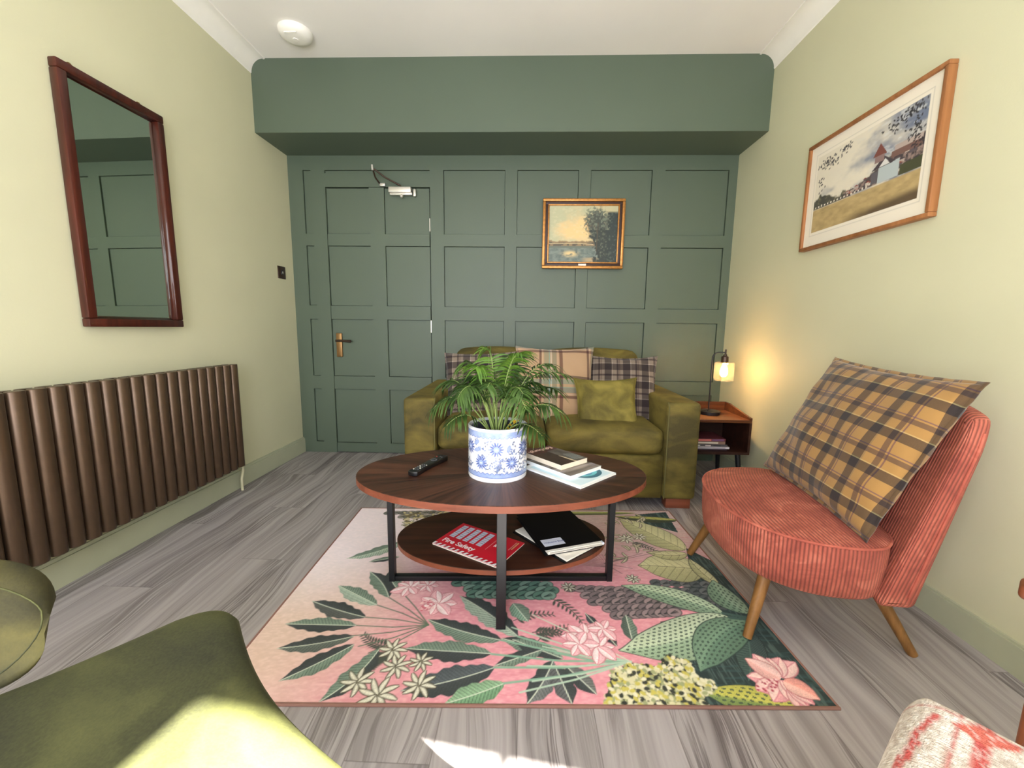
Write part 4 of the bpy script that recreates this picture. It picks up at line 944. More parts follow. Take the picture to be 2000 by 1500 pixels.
P.mesh('cover_print', M_paintp, fb, lambda X, Y: (X-fwid/2, Y-fdep/2, .0053+0*X))
M_ink = vary('white_ink', (244, 240, 240), .5)
text_mesh('title', 'Fire Safety', .034, M_ink, fb, (-.128, -.058, .0056), (0, 0, 0), True)
text_mesh('subtitle', 'Log book', .019, M_ink, fb, (.060, .082, .0056), (0, 0, -PI/2), True)
# welcome folders
M_bk = vary('black_card', (9, 9, 11), .6, **{'Specular IOR Level': .15}); 
def folder(name, label, w, d, t, loc, rz, rx=0):
    f_ = thing(name, label, 'folder', loc, (rx, 0, rz))
    box('back_cover', (-w/2, -d/2, 0), (w/2, d/2, .002), M_bk, f_); box('pages', (-w/2+.012, -d/2+.001, .002), (w/2-.002, d/2-.003, t-.0015), M_paper, f_); return f_
fa2 = math.atan2(-1.66+1.744, 2.03-1.809)
g1 = folder('document_folder', 'dark folder of white sheets under the black welcome folder on the lower shelf', .20, .275, .009, (1.868, -1.600, SHZ), math.radians(42))
g2 = folder('welcome_folder', 'black welcome folder with a white label lying on the lower shelf', .232, .300, .014, (1.876, -1.561, SHZ+.0095), fa2-.0)
bm = bmesh.new(); add_box(bm, (-.116, -.138, .0135), (.116, .150, .0150)); bmo('front_cover', bm, M_bk, g2)
tube('spine_slide', [(.113, -.150, .0085), (.113, .148, .0085)], .006, vary('clear_slide', (206, 212, 226), .3), g2, 10)
lb = box('label', (-.103, -.118, .0150), (-.022, -.072, .0154), vary('label_paper', (222, 226, 240), .6), g2)
text_mesh('label_text', 'Welcome Book', .0125, vary('blue_ink', (90, 96, 150), .6), lb, (-.098, -.100, .0156), (0, 0, 0))
box('sheet', (-.100, -.160, .0100), (.108, .04, .0108), M_paper, g2)

# ------------------------------------------------------------------ sofa
sf = thing('sofa', 'olive green velvet two-seater sofa against the green panelled wall', 'sofa', (0, 0, 0))
SX0, SX1, SY0, SY1 = 1.07, 2.69, -.885, -.045
AW = .180
for a, b in ((SX0, SX0+AW), (SX1-AW, SX1)):
    bm = bmesh.new(); add_box(bm, (a, SY0, .055), (b, SY1, .600), .022, 4)
    ar = bmo('arm', bm, M_velvet, sf, True, 60)
    xi = b-.006 if a == SX0 else a+.006
    tube('piping', [(xi, SY0-.001, .06), (xi, SY0-.002, .575), (xi, SY0+.02, .598)], .0035, M_piping, ar, 8)
rbox('base', (SX1-SX0-2*AW-.002, .80, .245), .012, M_velvet, sf, ((SX0+SX1)/2, SY0+.008+.40, .055+.1225), n=6)
rbox('back_frame', (SX1-SX0-2*AW-.002, .13, .60), .03, M_velvet, sf, ((SX0+SX1)/2, -.115, .055+.36), n=8)
xm = 1.862
for a, b in ((SX0+AW+.002, xm-.002), (xm+.002, SX1-AW-.002)):
    rbox('seat_cushion', (b-a, .70, .150), .045, M_velvet, sf, ((a+b)/2, SY0+.002+.35, .376), puff=(0, .004, .022), n=16)
for a, b in ((SX0+AW+.01, xm-.005), (xm+.005, SX1-AW-.01)):
    rbox('back_cushion', (b-a, .17, .40), .06, M_velvet, sf, ((a+b)/2, -.265, .64), puff=(0, .03, .022), n=16, rot=Euler((math.radians(-10), 0, 0)).to_matrix())
for x_ in (SX0+.03, SX1-.155):
    for y_ in (SY0+.015, SY1-.1): box('foot', (x_, y_, 0), (x_+.135, y_+.07, .056), M_edge, sf, .003)

def cushion(name, label, w, h, t, m, loc, fwd, roll=0, pinch=.07, trim=None, seed=0, N=36, group=None, wr=.004, bend=0):
    """scatter cushion: local x width, y height, z out of its face; fwd = (azimuth the face looks to, tilt of the face above the horizon)"""
    rs = random.Random(seed); ph = [rs.random()*6 for _ in range(6)]; V, U, Fc = [], [], []
    for sgn in (1, -1):
        for j in range(N+1):
            for i in range(N+1):
                u, v = -1+2*i/N, -1+2*j/N
                u2, v2 = math.sin(u*PI/2)*.35+u*.65, math.sin(v*PI/2)*.35+v*.65
                ex, ey = 1-u2*u2, 1-v2*v2; x_ = w/2*u2*(1-pinch*(1-v2*v2)*(abs(u2)**2)); y_ = h/2*v2*(1-pinch*(1-u2*u2)*(abs(v2)**2))
                z_ = t/2*(max(0, ex)*max(0, ey))**.42
                z_ += wr*math.sin(u2*7+ph[0]+v2*3)*math.sin(v2*5+ph[1])*min(1, ex*ey*4)+wr*.6*math.sin(13*u2*v2+ph[2])*min(1, ex*ey*5)
                V.append((x_, y_, sgn*z_-bend*(u2*u2+v2*v2)*.5+bend*.4)); U.append((x_*1.0, y_*1.0))
        o_ = 0 if sgn == 1 else (N+1)**2
        for j in range(N):
            for i in range(N):
                a = o_+j*(N+1)+i; q_ = (a, a+1, a+N+2, a+N+1); Fc.append(q_ if sgn == 1 else q_[::-1])
    az, el = fwd; nz = Vector((math.cos(az)*math.cos(el), math.sin(az)*math.cos(el), math.sin(el))); xa = Vector((0, 0, 1)).cross(nz).normalized(); ya = nz.cross(xa)
    R_ = Matrix((xa, ya, nz)).transposed() @ Matrix.Rotation(roll, 3, 'Z')
    root = thing(name, label, 'cushion', loc, R_.to_euler(), group)
    o = mesh_obj('cushion_cover', V, Fc, m, root, True, U)
    bm = bmesh.new(); bm.from_mesh(o.data); bmesh.ops.remove_doubles(bm, verts=bm.verts[:], dist=.0004); bm.to_mesh(o.data); bm.free(); o.data.polygons.foreach_set('use_smooth', [True]*len(o.data.polygons))
    # flat flange along the seam
    pts = []
    for k in range(4*N):
        e_, s_ = divmod(k, N); a = -1+2*s_/N
        u, v = [(a, -1), (1, a), (-a, 1), (-1, -a)][e_]
        pts.append((w/2*u*(1-pinch*(1-v*v)*abs(u)**2), h/2*v*(1-pinch*(1-u*u)*abs(v)**2), -bend*(u*u+v*v)*.5+bend*.4))
    bm = bmesh.new(); n_ = len(pts); fl_w = .006 if trim is None else trim; A, B, uvl = [], [], bm.loops.layers.uv.new('UVMap')
    for k, p in enumerate(pts):
        d = Vector((p[0]/w, p[1]/h, 0)).normalized(); wv = .0018*math.sin(k*1.3+ph[3])
        A.append((bm.verts.new(Vector(p)-d*.006+Vector((0, 0, .0022))), bm.verts.new(Vector(p)-d*.006-Vector((0, 0, .0022))))); B.append((bm.verts.new(Vector(p)+d*fl_w+Vector((0, 0, .0014+wv))), bm.verts.new(Vector(p)+d*fl_w+Vector((0, 0, -.0014+wv)))))
    for k in range(n_):
        j = (k+1) % n_
        for f in ((A[k][0], A[j][0], B[j][0], B[k][0]), (A[k][1], B[k][1], B[j][1], A[j][1]), (B[k][0], B[j][0], B[j][1], B[k][1])):
            fc_ = bm.faces.new(f)
            for l_ in fc_.loops: l_[uvl].uv = (l_.vert.co.x, l_.vert.co.y)
    bmo('seam_flange', bm, m, root, True)
    return root
S = -PI/2
cushion('scatter_cushion', 'brown and cream tartan cushion at the left end of the sofa', .46, .46, .13, M_brownplaid, (1.455, -.47, .605), (S+.08, .30), .03, seed=2)
cushion('scatter_cushion', 'large beige and teal tartan cushion in the middle of the sofa', .50, .50, .14, M_teal, (1.925, -.50, .635), (S, .34), .0, seed=3, pinch=.11)
cushion('scatter_cushion', 'brown and cream tartan cushion at the right end of the sofa', .45, .46, .13, M_brownplaid, (2.355, -.455, .600), (S-.12, .34), .0, seed=5, pinch=.11)
cushion('scatter_cushion', 'small plain olive velvet cushion in front of the tartan cushions', .375, .345, .12, M_velvet3, (2.225, -.655, .535), (S-.05, .42), .03, seed=6, pinch=.13, wr=.008)

# ------------------------------------------------------------------ side table, lamp, books
st = thing('side_table', 'small dark wood side table with a raised gallery beside the sofa', 'side table', (0, 0, 0))
tx0, tx1, ty0, ty1 = 2.705, 3.115, -.605, -.265; tz0, tz1 = .235, .452
box('tabletop', (tx0, ty0, tz1-.018), (tx1, ty1, tz1), M_brownwood, st, .002)
bm = bmesh.new()
for x_ in (tx0, tx1-.014):
    pl = [(ty0, tz1-.001), (ty0, tz1+.012), (ty0+.03, tz1+.016), (ty1-.06, tz1+.055), (ty1, tz1+.055), (ty1, tz1-.001)]
    v1 = [bm.verts.new((x_, a, b)) for a, b in pl]; v2 = [bm.verts.new((x_+.014, a, b)) for a, b in pl]; bm.faces.new(v1); bm.faces.new(v2[::-1])
    for k in range(len(pl)): j = (k+1) % len(pl); bm.faces.new((v1[k], v1[j], v2[j], v2[k]))
add_box(bm, (tx0+.014, ty1-.014, tz1-.001), (tx1-.014, ty1, tz1+.055)); bmo('gallery', bm, M_brownwood, st)
bm = bmesh.new(); add_box(bm, (tx0, ty0, tz0), (tx0+.014, ty1, tz1-.018)); add_box(bm, (tx1-.014, ty0, tz0), (tx1, ty1, tz1-.018)); add_box(bm, (tx0, ty1-.01, tz0), (tx1, ty1, tz1-.018)); add_box(bm, (tx0+.014, ty0, tz0), (tx1-.014, ty1, tz0+.016)); bmo('cubby', bm, M_darkwood, st)
for x_, y_, dx_, dy_ in ((tx0+.05, ty0+.04, -.02, -.02), (tx1-.05, ty0+.04, .02, -.02), (tx0+.05, ty1-.04, -.02, .02), (tx1-.05, ty1-.04, .02, .02)):
    tube('leg', [(x_, y_, tz0+.001), (x_+dx_, y_+dy_, 0)], [.017, .011], M_black, st, 12)
bz = tz0+.0165
def shelf_book(label, w, d, t, x_, y_, rz, col, page=M_paper, spine=None):
    global bz
    b_ = thing('stacked_book', label, 'book', (x_, y_, bz), (0, 0, rz), 'books in the side table cubby')
    bm = bmesh.new(); ct_ = .0015; add_box(bm, (-w/2, -d/2, 0), (w/2, d/2, ct_)); add_box(bm, (-w/2, -d/2, t-ct_), (w/2, d/2, t)); add_box(bm, (-w/2, -d/2, ct_), (w/2, -d/2+ct_, t-ct_)); bmo('cover', bm, vary('book_cover', col, .35), b_)
    box('pages', (-w/2+.002, -d/2+ct_, ct_), (w/2-.002, d/2-.002, t-ct_), page, b_)
    if spine:
        for k, (a, c, cc) in enumerate(spine): box('spine_label', (a*w-w/2, -d/2-.0006, t*.2), (c*w-w/2, -d/2, t*.8), vary('spine_print', cc, .5), b_)
    bz += t+.0004
shelf_book('dark purple paperback at the bottom of the side table stack', .235, .19, .012, 2.880, -.475, .02, (66, 54, 62))
shelf_book('silver-white magazine second from the bottom of the side table stack', .240, .20, .011, 2.885, -.480, 0, (196, 190, 196), spine=[(.1, .9, (150, 144, 152))])
shelf_book('black and white spined book in the middle of the side table stack', .225, .19, .013, 2.882, -.478, .01, (70, 68, 72), spine=[(.08, .26, (196, 196, 190)), (.4, .55, (180, 172, 172)), (.62, .82, (40, 42, 48))])
shelf_book('cream spined book second from the top of the side table stack', .215, .18, .016, 2.878, -.475, -.01, (120, 96, 84), spine=[(.1, .8, (186, 180, 166))])
shelf_book('red and violet book on top of the side table stack', .220, .185, .018, 2.876, -.472, .015, (92, 44, 52), spine=[(.08, .6, (186, 104, 100)), (.62, .95, (104, 72, 108))])

lp = thing('table_lamp', 'black table lamp with a glass shade and glowing bulb on the side table', 'lamp', (2.935, -.43, tz1+.0005))
lathe('lamp_base', [(0, 0), (.062, 0), (.063, .004), (.062, .020), (.056, .024), (0, .024)], M_black, lp)
tube('pole', [(-.008, 0, .023), (-.008, 0, .34), (-.006, 0, .372), (.004, -.003, .39), (.022, -.008, .398), (.062, -.020, .398)], .0042, M_black, lp, 10)
lathe('switch_knob', [(0, .024), (.006, .024), (.006, .034), (0, .036)], M_black, lp, 16).location = (-.03, -.035, 0)
bx_, by_ = .060, -.020
tube('finial', [(bx_+.002, by_, .385), (bx_+.002, by_, .418)], .005, M_bronze, lp, 10)
lathe('socket', [(0, .388), (.010, .388), (.012, .378), (.021, .372), (.022, .338), (.018, .334), (0, .334)], M_bronze, lp, 24).location = (bx_, by_, 0)
M_glass = bpy.data.materials.new('clear_glass'); M_glass.use_nodes = True; t_ = NT(M_glass); t_.n.remove(t_.n['Principled BSDF'])
lw = t_('ShaderNodeLayerWeight', {0: .35}); fr_ = t_('ShaderNodeBsdfTranslucent', {0: (1, .9, .8, 1)}); tr_ = t_('ShaderNodeBsdfTransparent', {0: (.98, .93, .86, 1)}); gl_ = t_('ShaderNodeBsdfGlossy', {0: (1, 1, 1, 1), 1: .05})
tm_ = t_('ShaderNodeMixShader', {0: .10, 1: tr_.outputs[0], 2: fr_.outputs[0]})  # warm translucent share imitates the bulb's bloom over the clear glass
t_.l.new(t_('ShaderNodeMixShader', {0: t_.math('MULTIPLY', lw.outputs[1], .6), 1: tm_.outputs[0], 2: gl_.outputs[0]}).outputs[0], t_.n['Material Output'].inputs[0])
lathe('glass_shade', [(.020, .338), (.056, .337), (.058, .334), (.058, .222), (.0565, .222), (.0565, .334), (.020, .336)], M_glass, lp, 40).location = (bx_, by_, 0)
M_bulb = bpy.data.materials.new('glowing_bulb'); M_bulb.use_nodes = True; t_ = NT(M_bulb); t_.n.remove(t_.n['Principled BSDF'])
t_.l.new(t_('ShaderNodeEmission', {0: (1, .62, .25, 1), 1: 30}).outputs[0], t_.n['Material Output'].inputs[0])
lathe('bulb', [(0, .334), (.010, .330), (.012, .318), (.020, .296), (.0235, .278), (.021, .258), (.012, .246), (0, .243)], M_bulb, lp, 20).location = (bx_, by_, 0)
lamp('table_lamp_light', 'POINT', (2.935+bx_, -.43+by_, tz1+.284), 170, (1, .60, .26), shadow_soft_size=.024).parent = None

# ------------------------------------------------------------------ coral corduroy chair; local +x is its front
CA = PI-.075; CCX, CCY = 2.715, -1.640
ch = thing('slipper_chair', 'coral corduroy slipper chair with wooden legs in front of the right wall', 'chair', (CCX, CCY, 0), (0, 0, CA))
def seat_outline(n_=64, s_=1.0):
    pts = []
    for k in range(n_):
        a = 2*PI*k/n_; c, s2 = math.cos(a), math.sin(a); ex = 2/2.35
        x_ = (.285 if c > 0 else .175)*abs(c)**ex*(1 if c > 0 else -1); y_ = .335*abs(s2)**ex*(1 if s2 > 0 else -1); pts.append((x_*s_, y_*s_))
    return pts
def cord_seat():
    bm = bmesh.new(); uvl = bm.loops.layers.uv.new('UVMap'); n_ = 96; o_ = seat_outline(n_)
    per = [0]
    for k in range(n_): a, b = o_[k], o_[(k+1) % n_]; per.append(per[-1]+math.hypot(b[0]-a[0], b[1]-a[1]))
    zb, zt = .222, .392; rows = []
    for zz, sc_ in ((zb, .93), (zb+.012, .965), (zb+.05, .985), (zb+.10, .997), (zt-.02, 1.0), (zt-.006, .998)): rows.append([bm.verts.new((x_*sc_, y_*sc_, zz)) for x_, y_ in o_])
    for r0, r1 in zip(rows, rows[1:]):
        for k in range(n_):
            j = (k+1) % n_; f = bm.faces.new((r0[k], r0[j], r1[j], r1[k]))
            for l_, uu in zip(f.loops, (per[k], per[k+1], per[k+1], per[k])): l_[uvl].uv = (uu, l_.vert.co.z)
    # top: concentric rings, dome
    tp = [[bm.verts.new((x_*s_, y_*s_, zt+.034*(1-s_**2.2))) for x_, y_ in o_] for s_ in (.985, .93, .85, .75, .6, .45, .3, .15)]
    prev = rows[-1]
    for r_ in tp:
        for k in range(n_):
            j = (k+1) % n_; f = bm.faces.new((prev[k], prev[j], r_[j], r_[k]))
            for l_ in f.loops: p = l_.vert.co; l_[uvl].uv = (p.x+p.y*p.y*.55-p.y*.15, p.y)
        prev = r_
    f = bm.faces.new(prev)
    for l_ in f.loops: p = l_.vert.co; l_[uvl].uv = (p.x+p.y*p.y*.55-p.y*.15, p.y)
    bm.faces.new(rows[0][::-1]); return bmo('seat', bm, M_cord, ch, True, 60)
seat_ = cord_seat()
so = [(x_*1.0, y_*1.0, .389) for x_, y_ in seat_outline(96)]; so.append(so[0])
tube('seat_piping', so, .0042, M_cord, seat_, 8)
def cord_back():
    """backrest slab, slightly hollow towards the sitter, leaning back"""
    bm = bmesh.new(); uvl = bm.loops.layers.uv.new('UVMap'); NW, NH = 30, 24; z0, z1 = .215, .80; lean = math.tan(math.radians(18.5))
    def pt(s_, t_, side):
        # s -1..1 across, t 0..1 up, side 0 front 1 back
        hw = .335*(1-.04*t_)+0*s_; top = 1.0
        y_ = hw*s_; zz = z0+(z1-z0-.035*abs(s_)**3*1.0)*t_
        if t_ > .8: y_ *= 1-.045*((t_-.8)/.2)**2
        hol = .045*(1-s_*s_); thick = .100*(1-.42*t_)
        x_ = -.055-lean*(zz-z0)*1.0 - hol + (0 if side == 0 else -thick+hol*.35)
        return Vector((x_, y_, zz))
    F_ = [[bm.verts.new(pt(-1+2*i/NW, j/NH, 0)) for i in range(NW+1)] for j in range(NH+1)]; B_ = [[bm.verts.new(pt(-1+2*i/NW, j/NH, 1)) for i in range(NW+1)] for j in range(NH+1)]
    def q_(f, fn):
        f = bm.faces.new(f)
        for l_ in f.loops: l_[uvl].uv = fn(l_.vert.co)
    for j in range(NH):
        for i in range(NW):
            q_((F_[j][i], F_[j][i+1], F_[j+1][i+1], F_[j+1][i]), lambda p: (p.y, p.z)); q_((B_[j][i+1], B_[j][i], B_[j+1][i], B_[j+1][i+1]), lambda p: (p.y, p.z))
        for i in (0, NW): q_((F_[j][i], F_[j+1][i], B_[j+1][i], B_[j][i]), lambda p: (p.x+p.z*lean, p.z))
    for i in range(NW):
        for j in (0, NH): q_((F_[j][i], F_[j][i+1], B_[j][i+1], B_[j][i]), lambda p: (p.y, p.x))
    bmesh.ops.recalc_face_normals(bm, faces=bm.faces[:])
    es = [e for e in bm.edges if len(e.link_faces) == 2 and e.calc_face_angle(0) > .9]
    bmesh.ops.bevel(bm, geom=es, offset=.020, segments=4, profile=.5, affect='EDGES')
    return bmo('backrest', bm, M_cord, ch, True, 60), pt
back_, bpt = cord_back()
for s_ in (-.985, .985):
    tube('back_piping', [bpt(1 if s_ > 0 else -1, t_/14, 0).lerp(bpt(1 if s_ > 0 else -1, t_/14, 1), .66)+Vector((0, .001*s_, 0)) for t_ in range(1, 14)], .0036, M_cord, back_, 8)
# legs: feet found on the floor, tops under the seat
Rm = Matrix.Rotation(-CA, 3, 'Z')
def chair_leg(foot, top):
    a = Rm @ (Vector(foot)-Vector((CCX, CCY, 0))); b = Rm @ (Vector(top)-Vector((CCX, CCY, 0)))
    tube('leg', [a, a.lerp(b, .5), b], [.0135, .0175, .021], M_legwood, ch, 20)
chair_leg((2.482, -1.352, .0085), (2.565, -1.415, .245)); chair_leg((2.470, -1.850, .0085), (2.545, -1.800, .245)); chair_leg((2.953, -1.890, .001), (2.830, -1.815, .245)); chair_leg((2.985, -1.385, .001), (2.865, -1.440, .245))
cushion('scatter_cushion', 'big mustard and brown tartan cushion on the coral chair', .575, .50, .15, M_mustard, (2.838, -1.684, .645), (PI-.05, .445), -.045, seed=8, trim=.010, pinch=.07, wr=.006)

# ------------------------------------------------------------------ velvet dining chair, lower left
gc = thing('dining_chair', 'moss green velvet chair with a sunlit seat in the near left corner', 'chair', (1.19, -2.735, 0), (0, 0, 0))
GO = Vector((1.19, -2.735)); gz = .475
corners = [Vector((1.188, -2.382)), Vector((1.600, -2.705)), Vector((1.24, -3.06)), Vector((.80, -2.780))]
def rounded(cs, r, n_=10):
    out = []
    for i, c in enumerate(cs):
        a, b = cs[i-1], cs[(i+1) % len(cs)]; d1 = (a-c).normalized(); d2 = (b-c).normalized(); p0, p2 = c+d1*r, c+d2*r
        for k in range(n_+1): t = k/n_; out.append((1-t)**2*p0+2*t*(1-t)*c+t*t*p2)
    return out
ol = [p-GO for p in rounded(corners, .065)]
res_ = []
for i, p in enumerate(ol):
    nx_ = ol[(i+1) % len(ol)]; d = (nx_-p).length; m_ = max(1, int(d/.02))
    for k in range(m_):
        v_ = p.lerp(nx_, k/m_); ins_ = .022*math.sin(PI*k/m_) if m_ > 6 else 0; nn_ = Vector((-(nx_-p).y, (nx_-p).x)).normalized()
        if nn_.dot(v_) > 0: nn_ = -nn_
        res_.append(v_+nn_*ins_)
bm = bmesh.new(); rows = []
for sc_, zz in ((.90, gz-.085), (.965, gz-.075), (.99, gz-.05), (1.0, gz-.028), (.992, gz-.012), (.97, gz-.002), (.93, gz+.004), (.85, gz+.008), (.7, gz+.009), (.5, gz+.008), (.3, gz+.007), (.1, gz+.007)):
    rows.append([bm.verts.new((p.x*sc_, p.y*sc_, zz)) for p in res_])
for r0, r1 in zip(rows, rows[1:]):
    for k in range(len(res_)): j = (k+1) % len(res_); bm.faces.new((r0[k], r0[j], r1[j], r1[k]))
bm.faces.new(rows[0][::-1]); bm.faces.new(rows[-1]); bmo('seat', bm, M_velvet2, gc, True, 70)
# back pad curving along the seat's left side
def back_pad():
    bm = bmesh.new(); NU, NV = 40, 16; Vv = {}
    e0 = Vector((1.035, -2.535)); e1 = Vector((.62, -2.93)); dirn = (e1-e0).normalized(); nrm = Vector((-dirn.y, dirn.x)); 
    if nrm.dot(GO-e0) < 0: nrm = -nrm
    Ln = (e1-e0).length
    for side in (0, 1):
        for i in range(NU+1):
            for j in range(NV+1):
                s_, t_ = math.sin(PI/2*(-1+2*i/NU)), -1+2*j/NV; ex, ey = 1-abs(s_)**3.2, 1-abs(t_)**2.6
                hh = .089*max(0, 1-abs(s_)**5)**.42; zc = .552; zz = zc+t_*hh
                cv = -.07*(1-s_*s_); th = .030*(max(0, 1-s_**6)*max(0, 1-t_**4))**.5+.002
                p = e0+dirn*Ln*(s_+1)/2+nrm*cv+nrm*(th if side == 0 else -th)-nrm*(.0+.05*(t_))*1.0
                Vv[side, i, j] = bm.verts.new((p.x-GO.x, p.y-GO.y, zz))
    for side in (0, 1):
        for i in range(NU):
            for j in range(NV): f = (Vv[side, i, j], Vv[side, i+1, j], Vv[side, i+1, j+1], Vv[side, i, j+1]); bm.faces.new(f)
    for i in range(NU):
        for j in (0, NV): bm.faces.new((Vv[0, i, j], Vv[0, i+1, j], Vv[1, i+1, j], Vv[1, i, j]))
    for j in range(NV):
        for i in (0, NU): bm.faces.new((Vv[0, i, j], Vv[0, i, j+1], Vv[1, i, j+1], Vv[1, i, j]))
    bmesh.ops.remove_doubles(bm, verts=bm.verts[:], dist=.0008)
    # seam a little inside the front edge
    pts = []
    for k in range(60):
        a = PI*.5-PI*k/59
    o = bmo('backrest', bm, M_velvet4, gc, True, 80)
    seam = []
    for k in range(48):
        a = 2*PI*k/48; s_ = -math.cos(a); s_ = (abs(s_)**.55)*(1 if s_ > 0 else -1)*.975; t_ = math.sin(a); t_ = (abs(t_)**.7)*(1 if t_ > 0 else -1)*.88
        hh = .089*max(0, 1-abs(s_)**5)**.42; cv = -.07*(1-s_*s_); th = .030*(max(0, 1-s_**6)*max(0, 1-t_**4))**.5+.002
        p = e0+dirn*Ln*(s_+1)/2+nrm*cv+nrm*th-nrm*.05*t_; seam.append((p.x-GO.x, p.y-GO.y, .552+t_*hh))
    seam.append(seam[0]); tube('seam_piping', seam, .0012, M_velvet2, o, 6)
back_pad()
for c_ in corners:
    p = (c_-GO)*.80; q2 = (c_-GO)*.98; tube('leg', [(p.x, p.y, gz-.08), (q2.x, q2.y, .001)], [.012, .009], M_black, gc, 12)
ec = Vector((.835, -2.735)); tube('back_support', [(ec.x-GO.x+.13, ec.y-GO.y-.03, gz-.08), (ec.x-GO.x-.03, ec.y-GO.y+.03, gz-.04), (ec.x-GO.x-.055, ec.y-GO.y+.03, .60)], .010, M_black, gc, 10)

# ------------------------------------------------------------------ kilim armchair, lower right
KA = math.atan2(.78, -.62)                          # the way it faces
ka = thing('kilim_armchair', 'wooden armchair with red and cream woven cushion in the near right corner', 'armchair', (2.50, -2.80, 0), (0, 0, KA-PI/2))
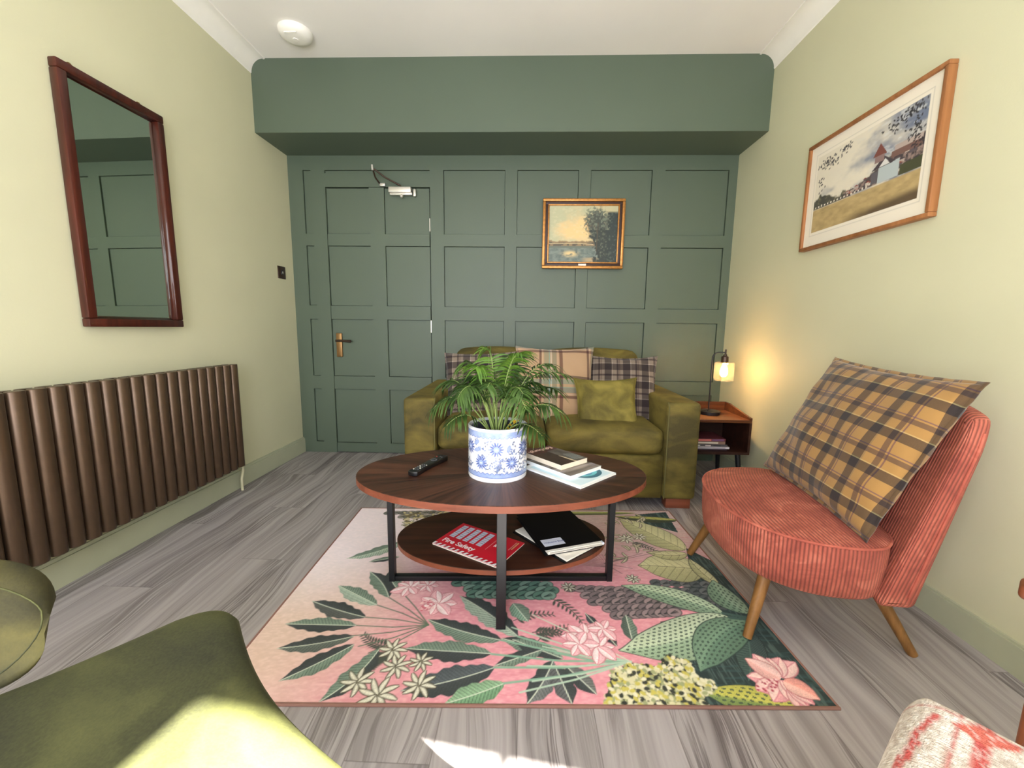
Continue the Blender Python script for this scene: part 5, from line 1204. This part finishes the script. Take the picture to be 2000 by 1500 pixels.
# local +y is the front; the near-left front corner of the cushion lies at (2.305,-2.53)
cc = Matrix.Rotation(-(KA-PI/2), 2) @ Vector((2.325-2.50, -2.515+2.80))
Wd, Dp = .56, .56
def kilim():
    m = painted('kilim_weave', .9, 0); t = NT(m); b = t.n['Principled BSDF']
    n = t.noise(t.scale(t.co('Object'), 170, 420, 170), 1, 3); n2 = t.noise(t.scale(t.co('Object'), 420, 120, 170), 1, 2)
    t.l.new(t.bump(t.math('ADD', n, n2), .9, .003), b.inputs['Normal']); return m
M_kilim = kilim()
def kilim_cushion(name, w, d, h, loc, tilt, back=False):
    """cushion whose upper skin is a painted grid rolled over its edges"""
    P_ = Paint(w+2*h, d+2*h, .004, 6); X, Y = P_.X, P_.Y; n_ = P_.noise(.006, .003, 2, 3); n2_ = P_.noise(.02, .004, 2, 5)
    P_.c = lerp((196, 182, 170), (236, 228, 220), smooth(.25, .75, n_*.6+n2_*.4)); R1, R2 = (196, 84, 80), (208, 106, 92)
    cx0, cy0 = (w+2*h), (d+2*h)
    def K(u, v):
        if back: return (.04+(2000-u)/700, .1+(v-1300)/500)
        D = _f + _r2*((u-1000)/F) + _d2*((v-750)/F); t_ = (.505-CZ)/D.z; p = Vector((CX, CY, CZ))+D*t_; l_ = Matrix.Rotation(-(KA-PI/2), 2) @ Vector((p.x-2.50, p.y+2.80))
        return (l_.x-cx_+w/2+h, l_.y-cy_+d/2+h)
    for sh in ((0, 0), (-.20, 0), (0, -.27), (-.20, -.27)):
        k_ = lambda u, v: (K(u, v)[0]+sh[0], K(u, v)[1]+sh[1])
        for o_ in (0, 17): P_.line([k_(1928+o_, 1348), k_(1918+o_, 1420), k_(1906+o_, 1490)], .0075, R1)
        P_.poly([k_(1868, 1384), k_(1925, 1388), k_(2000, 1425), k_(2000, 1438), k_(1935, 1432), k_(1905, 1412)], R2)
        P_.poly([k_(1870, 1346), k_(1905, 1338), k_(1912, 1343), k_(1880, 1350)], R1)
        P_.line([k_(1772, 1435), k_(1790, 1388), k_(1832, 1364)], .008, R1); P_.line([k_(1768, 1415), k_(1795, 1410)], .007, R1); P_.line([k_(1750, 1446), k_(1760, 1425)], .010, R1)
        P_.poly([k_(1730, 1500), k_(1750, 1483), k_(1800, 1490), k_(1790, 1500)], R1)
    for yy0 in (h*1.0, cy0-h*1.02): P_.line([(0, yy0), (w+2*h, yy0)], .003, (186, 90, 86))
    for xx0 in (h*.9, w+1.1*h): P_.line([(xx0, 0), (xx0, d+2*h)], .003, (186, 100, 96))
    P_.put((n_ > .62)*.35, (246, 242, 238))
    def wrap(X, Y):
        # outer h on each side rolls down the edge
        def roll(a, L_):
            c = np.clip(a, h, L_+h)-h-L_/2; over = a-h-L_/2-c; ang_ = np.abs(over)/h*(PI*.62); r_ = h*.5
            return c+np.sign(over)*r_*np.sin(ang_), r_*(1-np.cos(ang_))
        x_, dx_ = roll(X, w); y_, dy_ = roll(Y, d); crown_ = .025*np.clip(1-(x_/(w/2))**2, 0, 1)*np.clip(1-(y_/(d/2))**2, 0, 1)
        z_ = h-np.maximum(dx_, dy_)+crown_; s_ = np.minimum(dx_, dy_)/h*.35
        return x_*(1-s_*.25), y_*(1-s_*.25), z_
    o = P_.mesh(name, M_kilim, ka, wrap); o.location = loc; o.rotation_euler = (tilt, 0, 0)
    box('cushion_base', (-w/2+.005, -d/2+.005, .003), (w/2-.005, d/2-.005, h*.5), M_paper, o, .02); return o
kw, kd, kh = Wd-.09, Dp-.09, .105
cx_, cy_ = cc.x-Wd/2, cc.y-Dp/2
kilim_cushion('seat_cushion', kw, kd, kh, (cx_, cy_, .378), 0)
kb = kilim_cushion('back_cushion', kw, .40, kh, (cx_, cy_-Dp/2+.02, .66), math.radians(-75), True); kb.rotation_euler = (math.radians(105), 0, PI)
kb.location = (cx_, cy_-Dp/2-.05, .70)
frx = Wd/2+.180; fy, by2 = cy_+.162, cy_-Dp/2-.10
for sx_ in (-1, 1):
    tube('front_leg', [(cx_+sx_*frx, fy+.01, .001), (cx_+sx_*frx, fy, .59)], [.013, .018], M_armwood, ka, 14)
    tube('rear_leg', [(cx_+sx_*frx, by2-.04, .001), (cx_+sx_*frx, by2, .35), (cx_+sx_*frx, by2-.10, .85)], [.013, .018, .014], M_armwood, ka, 14)
    box('armrest', (cx_+sx_*frx-.022, by2-.02, .588), (cx_+sx_*frx+.022, fy+.045, .612), M_armwood, ka, .008, 3)
bm = bmesh.new(); add_box(bm, (cx_-frx, fy-.014, .33), (cx_+frx, fy+.010, .376), .004); add_box(bm, (cx_-frx, by2-.012, .33), (cx_+frx, by2+.012, .376), .004)
for sx_ in (-1, 1): add_box(bm, (cx_+sx_*frx-.011, by2, .33), (cx_+sx_*frx+.011, fy, .376), .004)
add_box(bm, (cx_-Wd/2+.03, by2, .352), (cx_+Wd/2-.03, cy_+Dp/2-.04, .377), .003); bmo('seat_frame', bm, M_armwood, ka, True, 40)
bm = bmesh.new()
for z_ in (.55, .68, .82): add_box(bm, (cx_-frx, by2-.03-.19*(z_-.35), z_-.02), (cx_+frx, by2-.012-.19*(z_-.35), z_+.02), .003)
bmo('back_slats', bm, M_armwood, ka, True, 40)
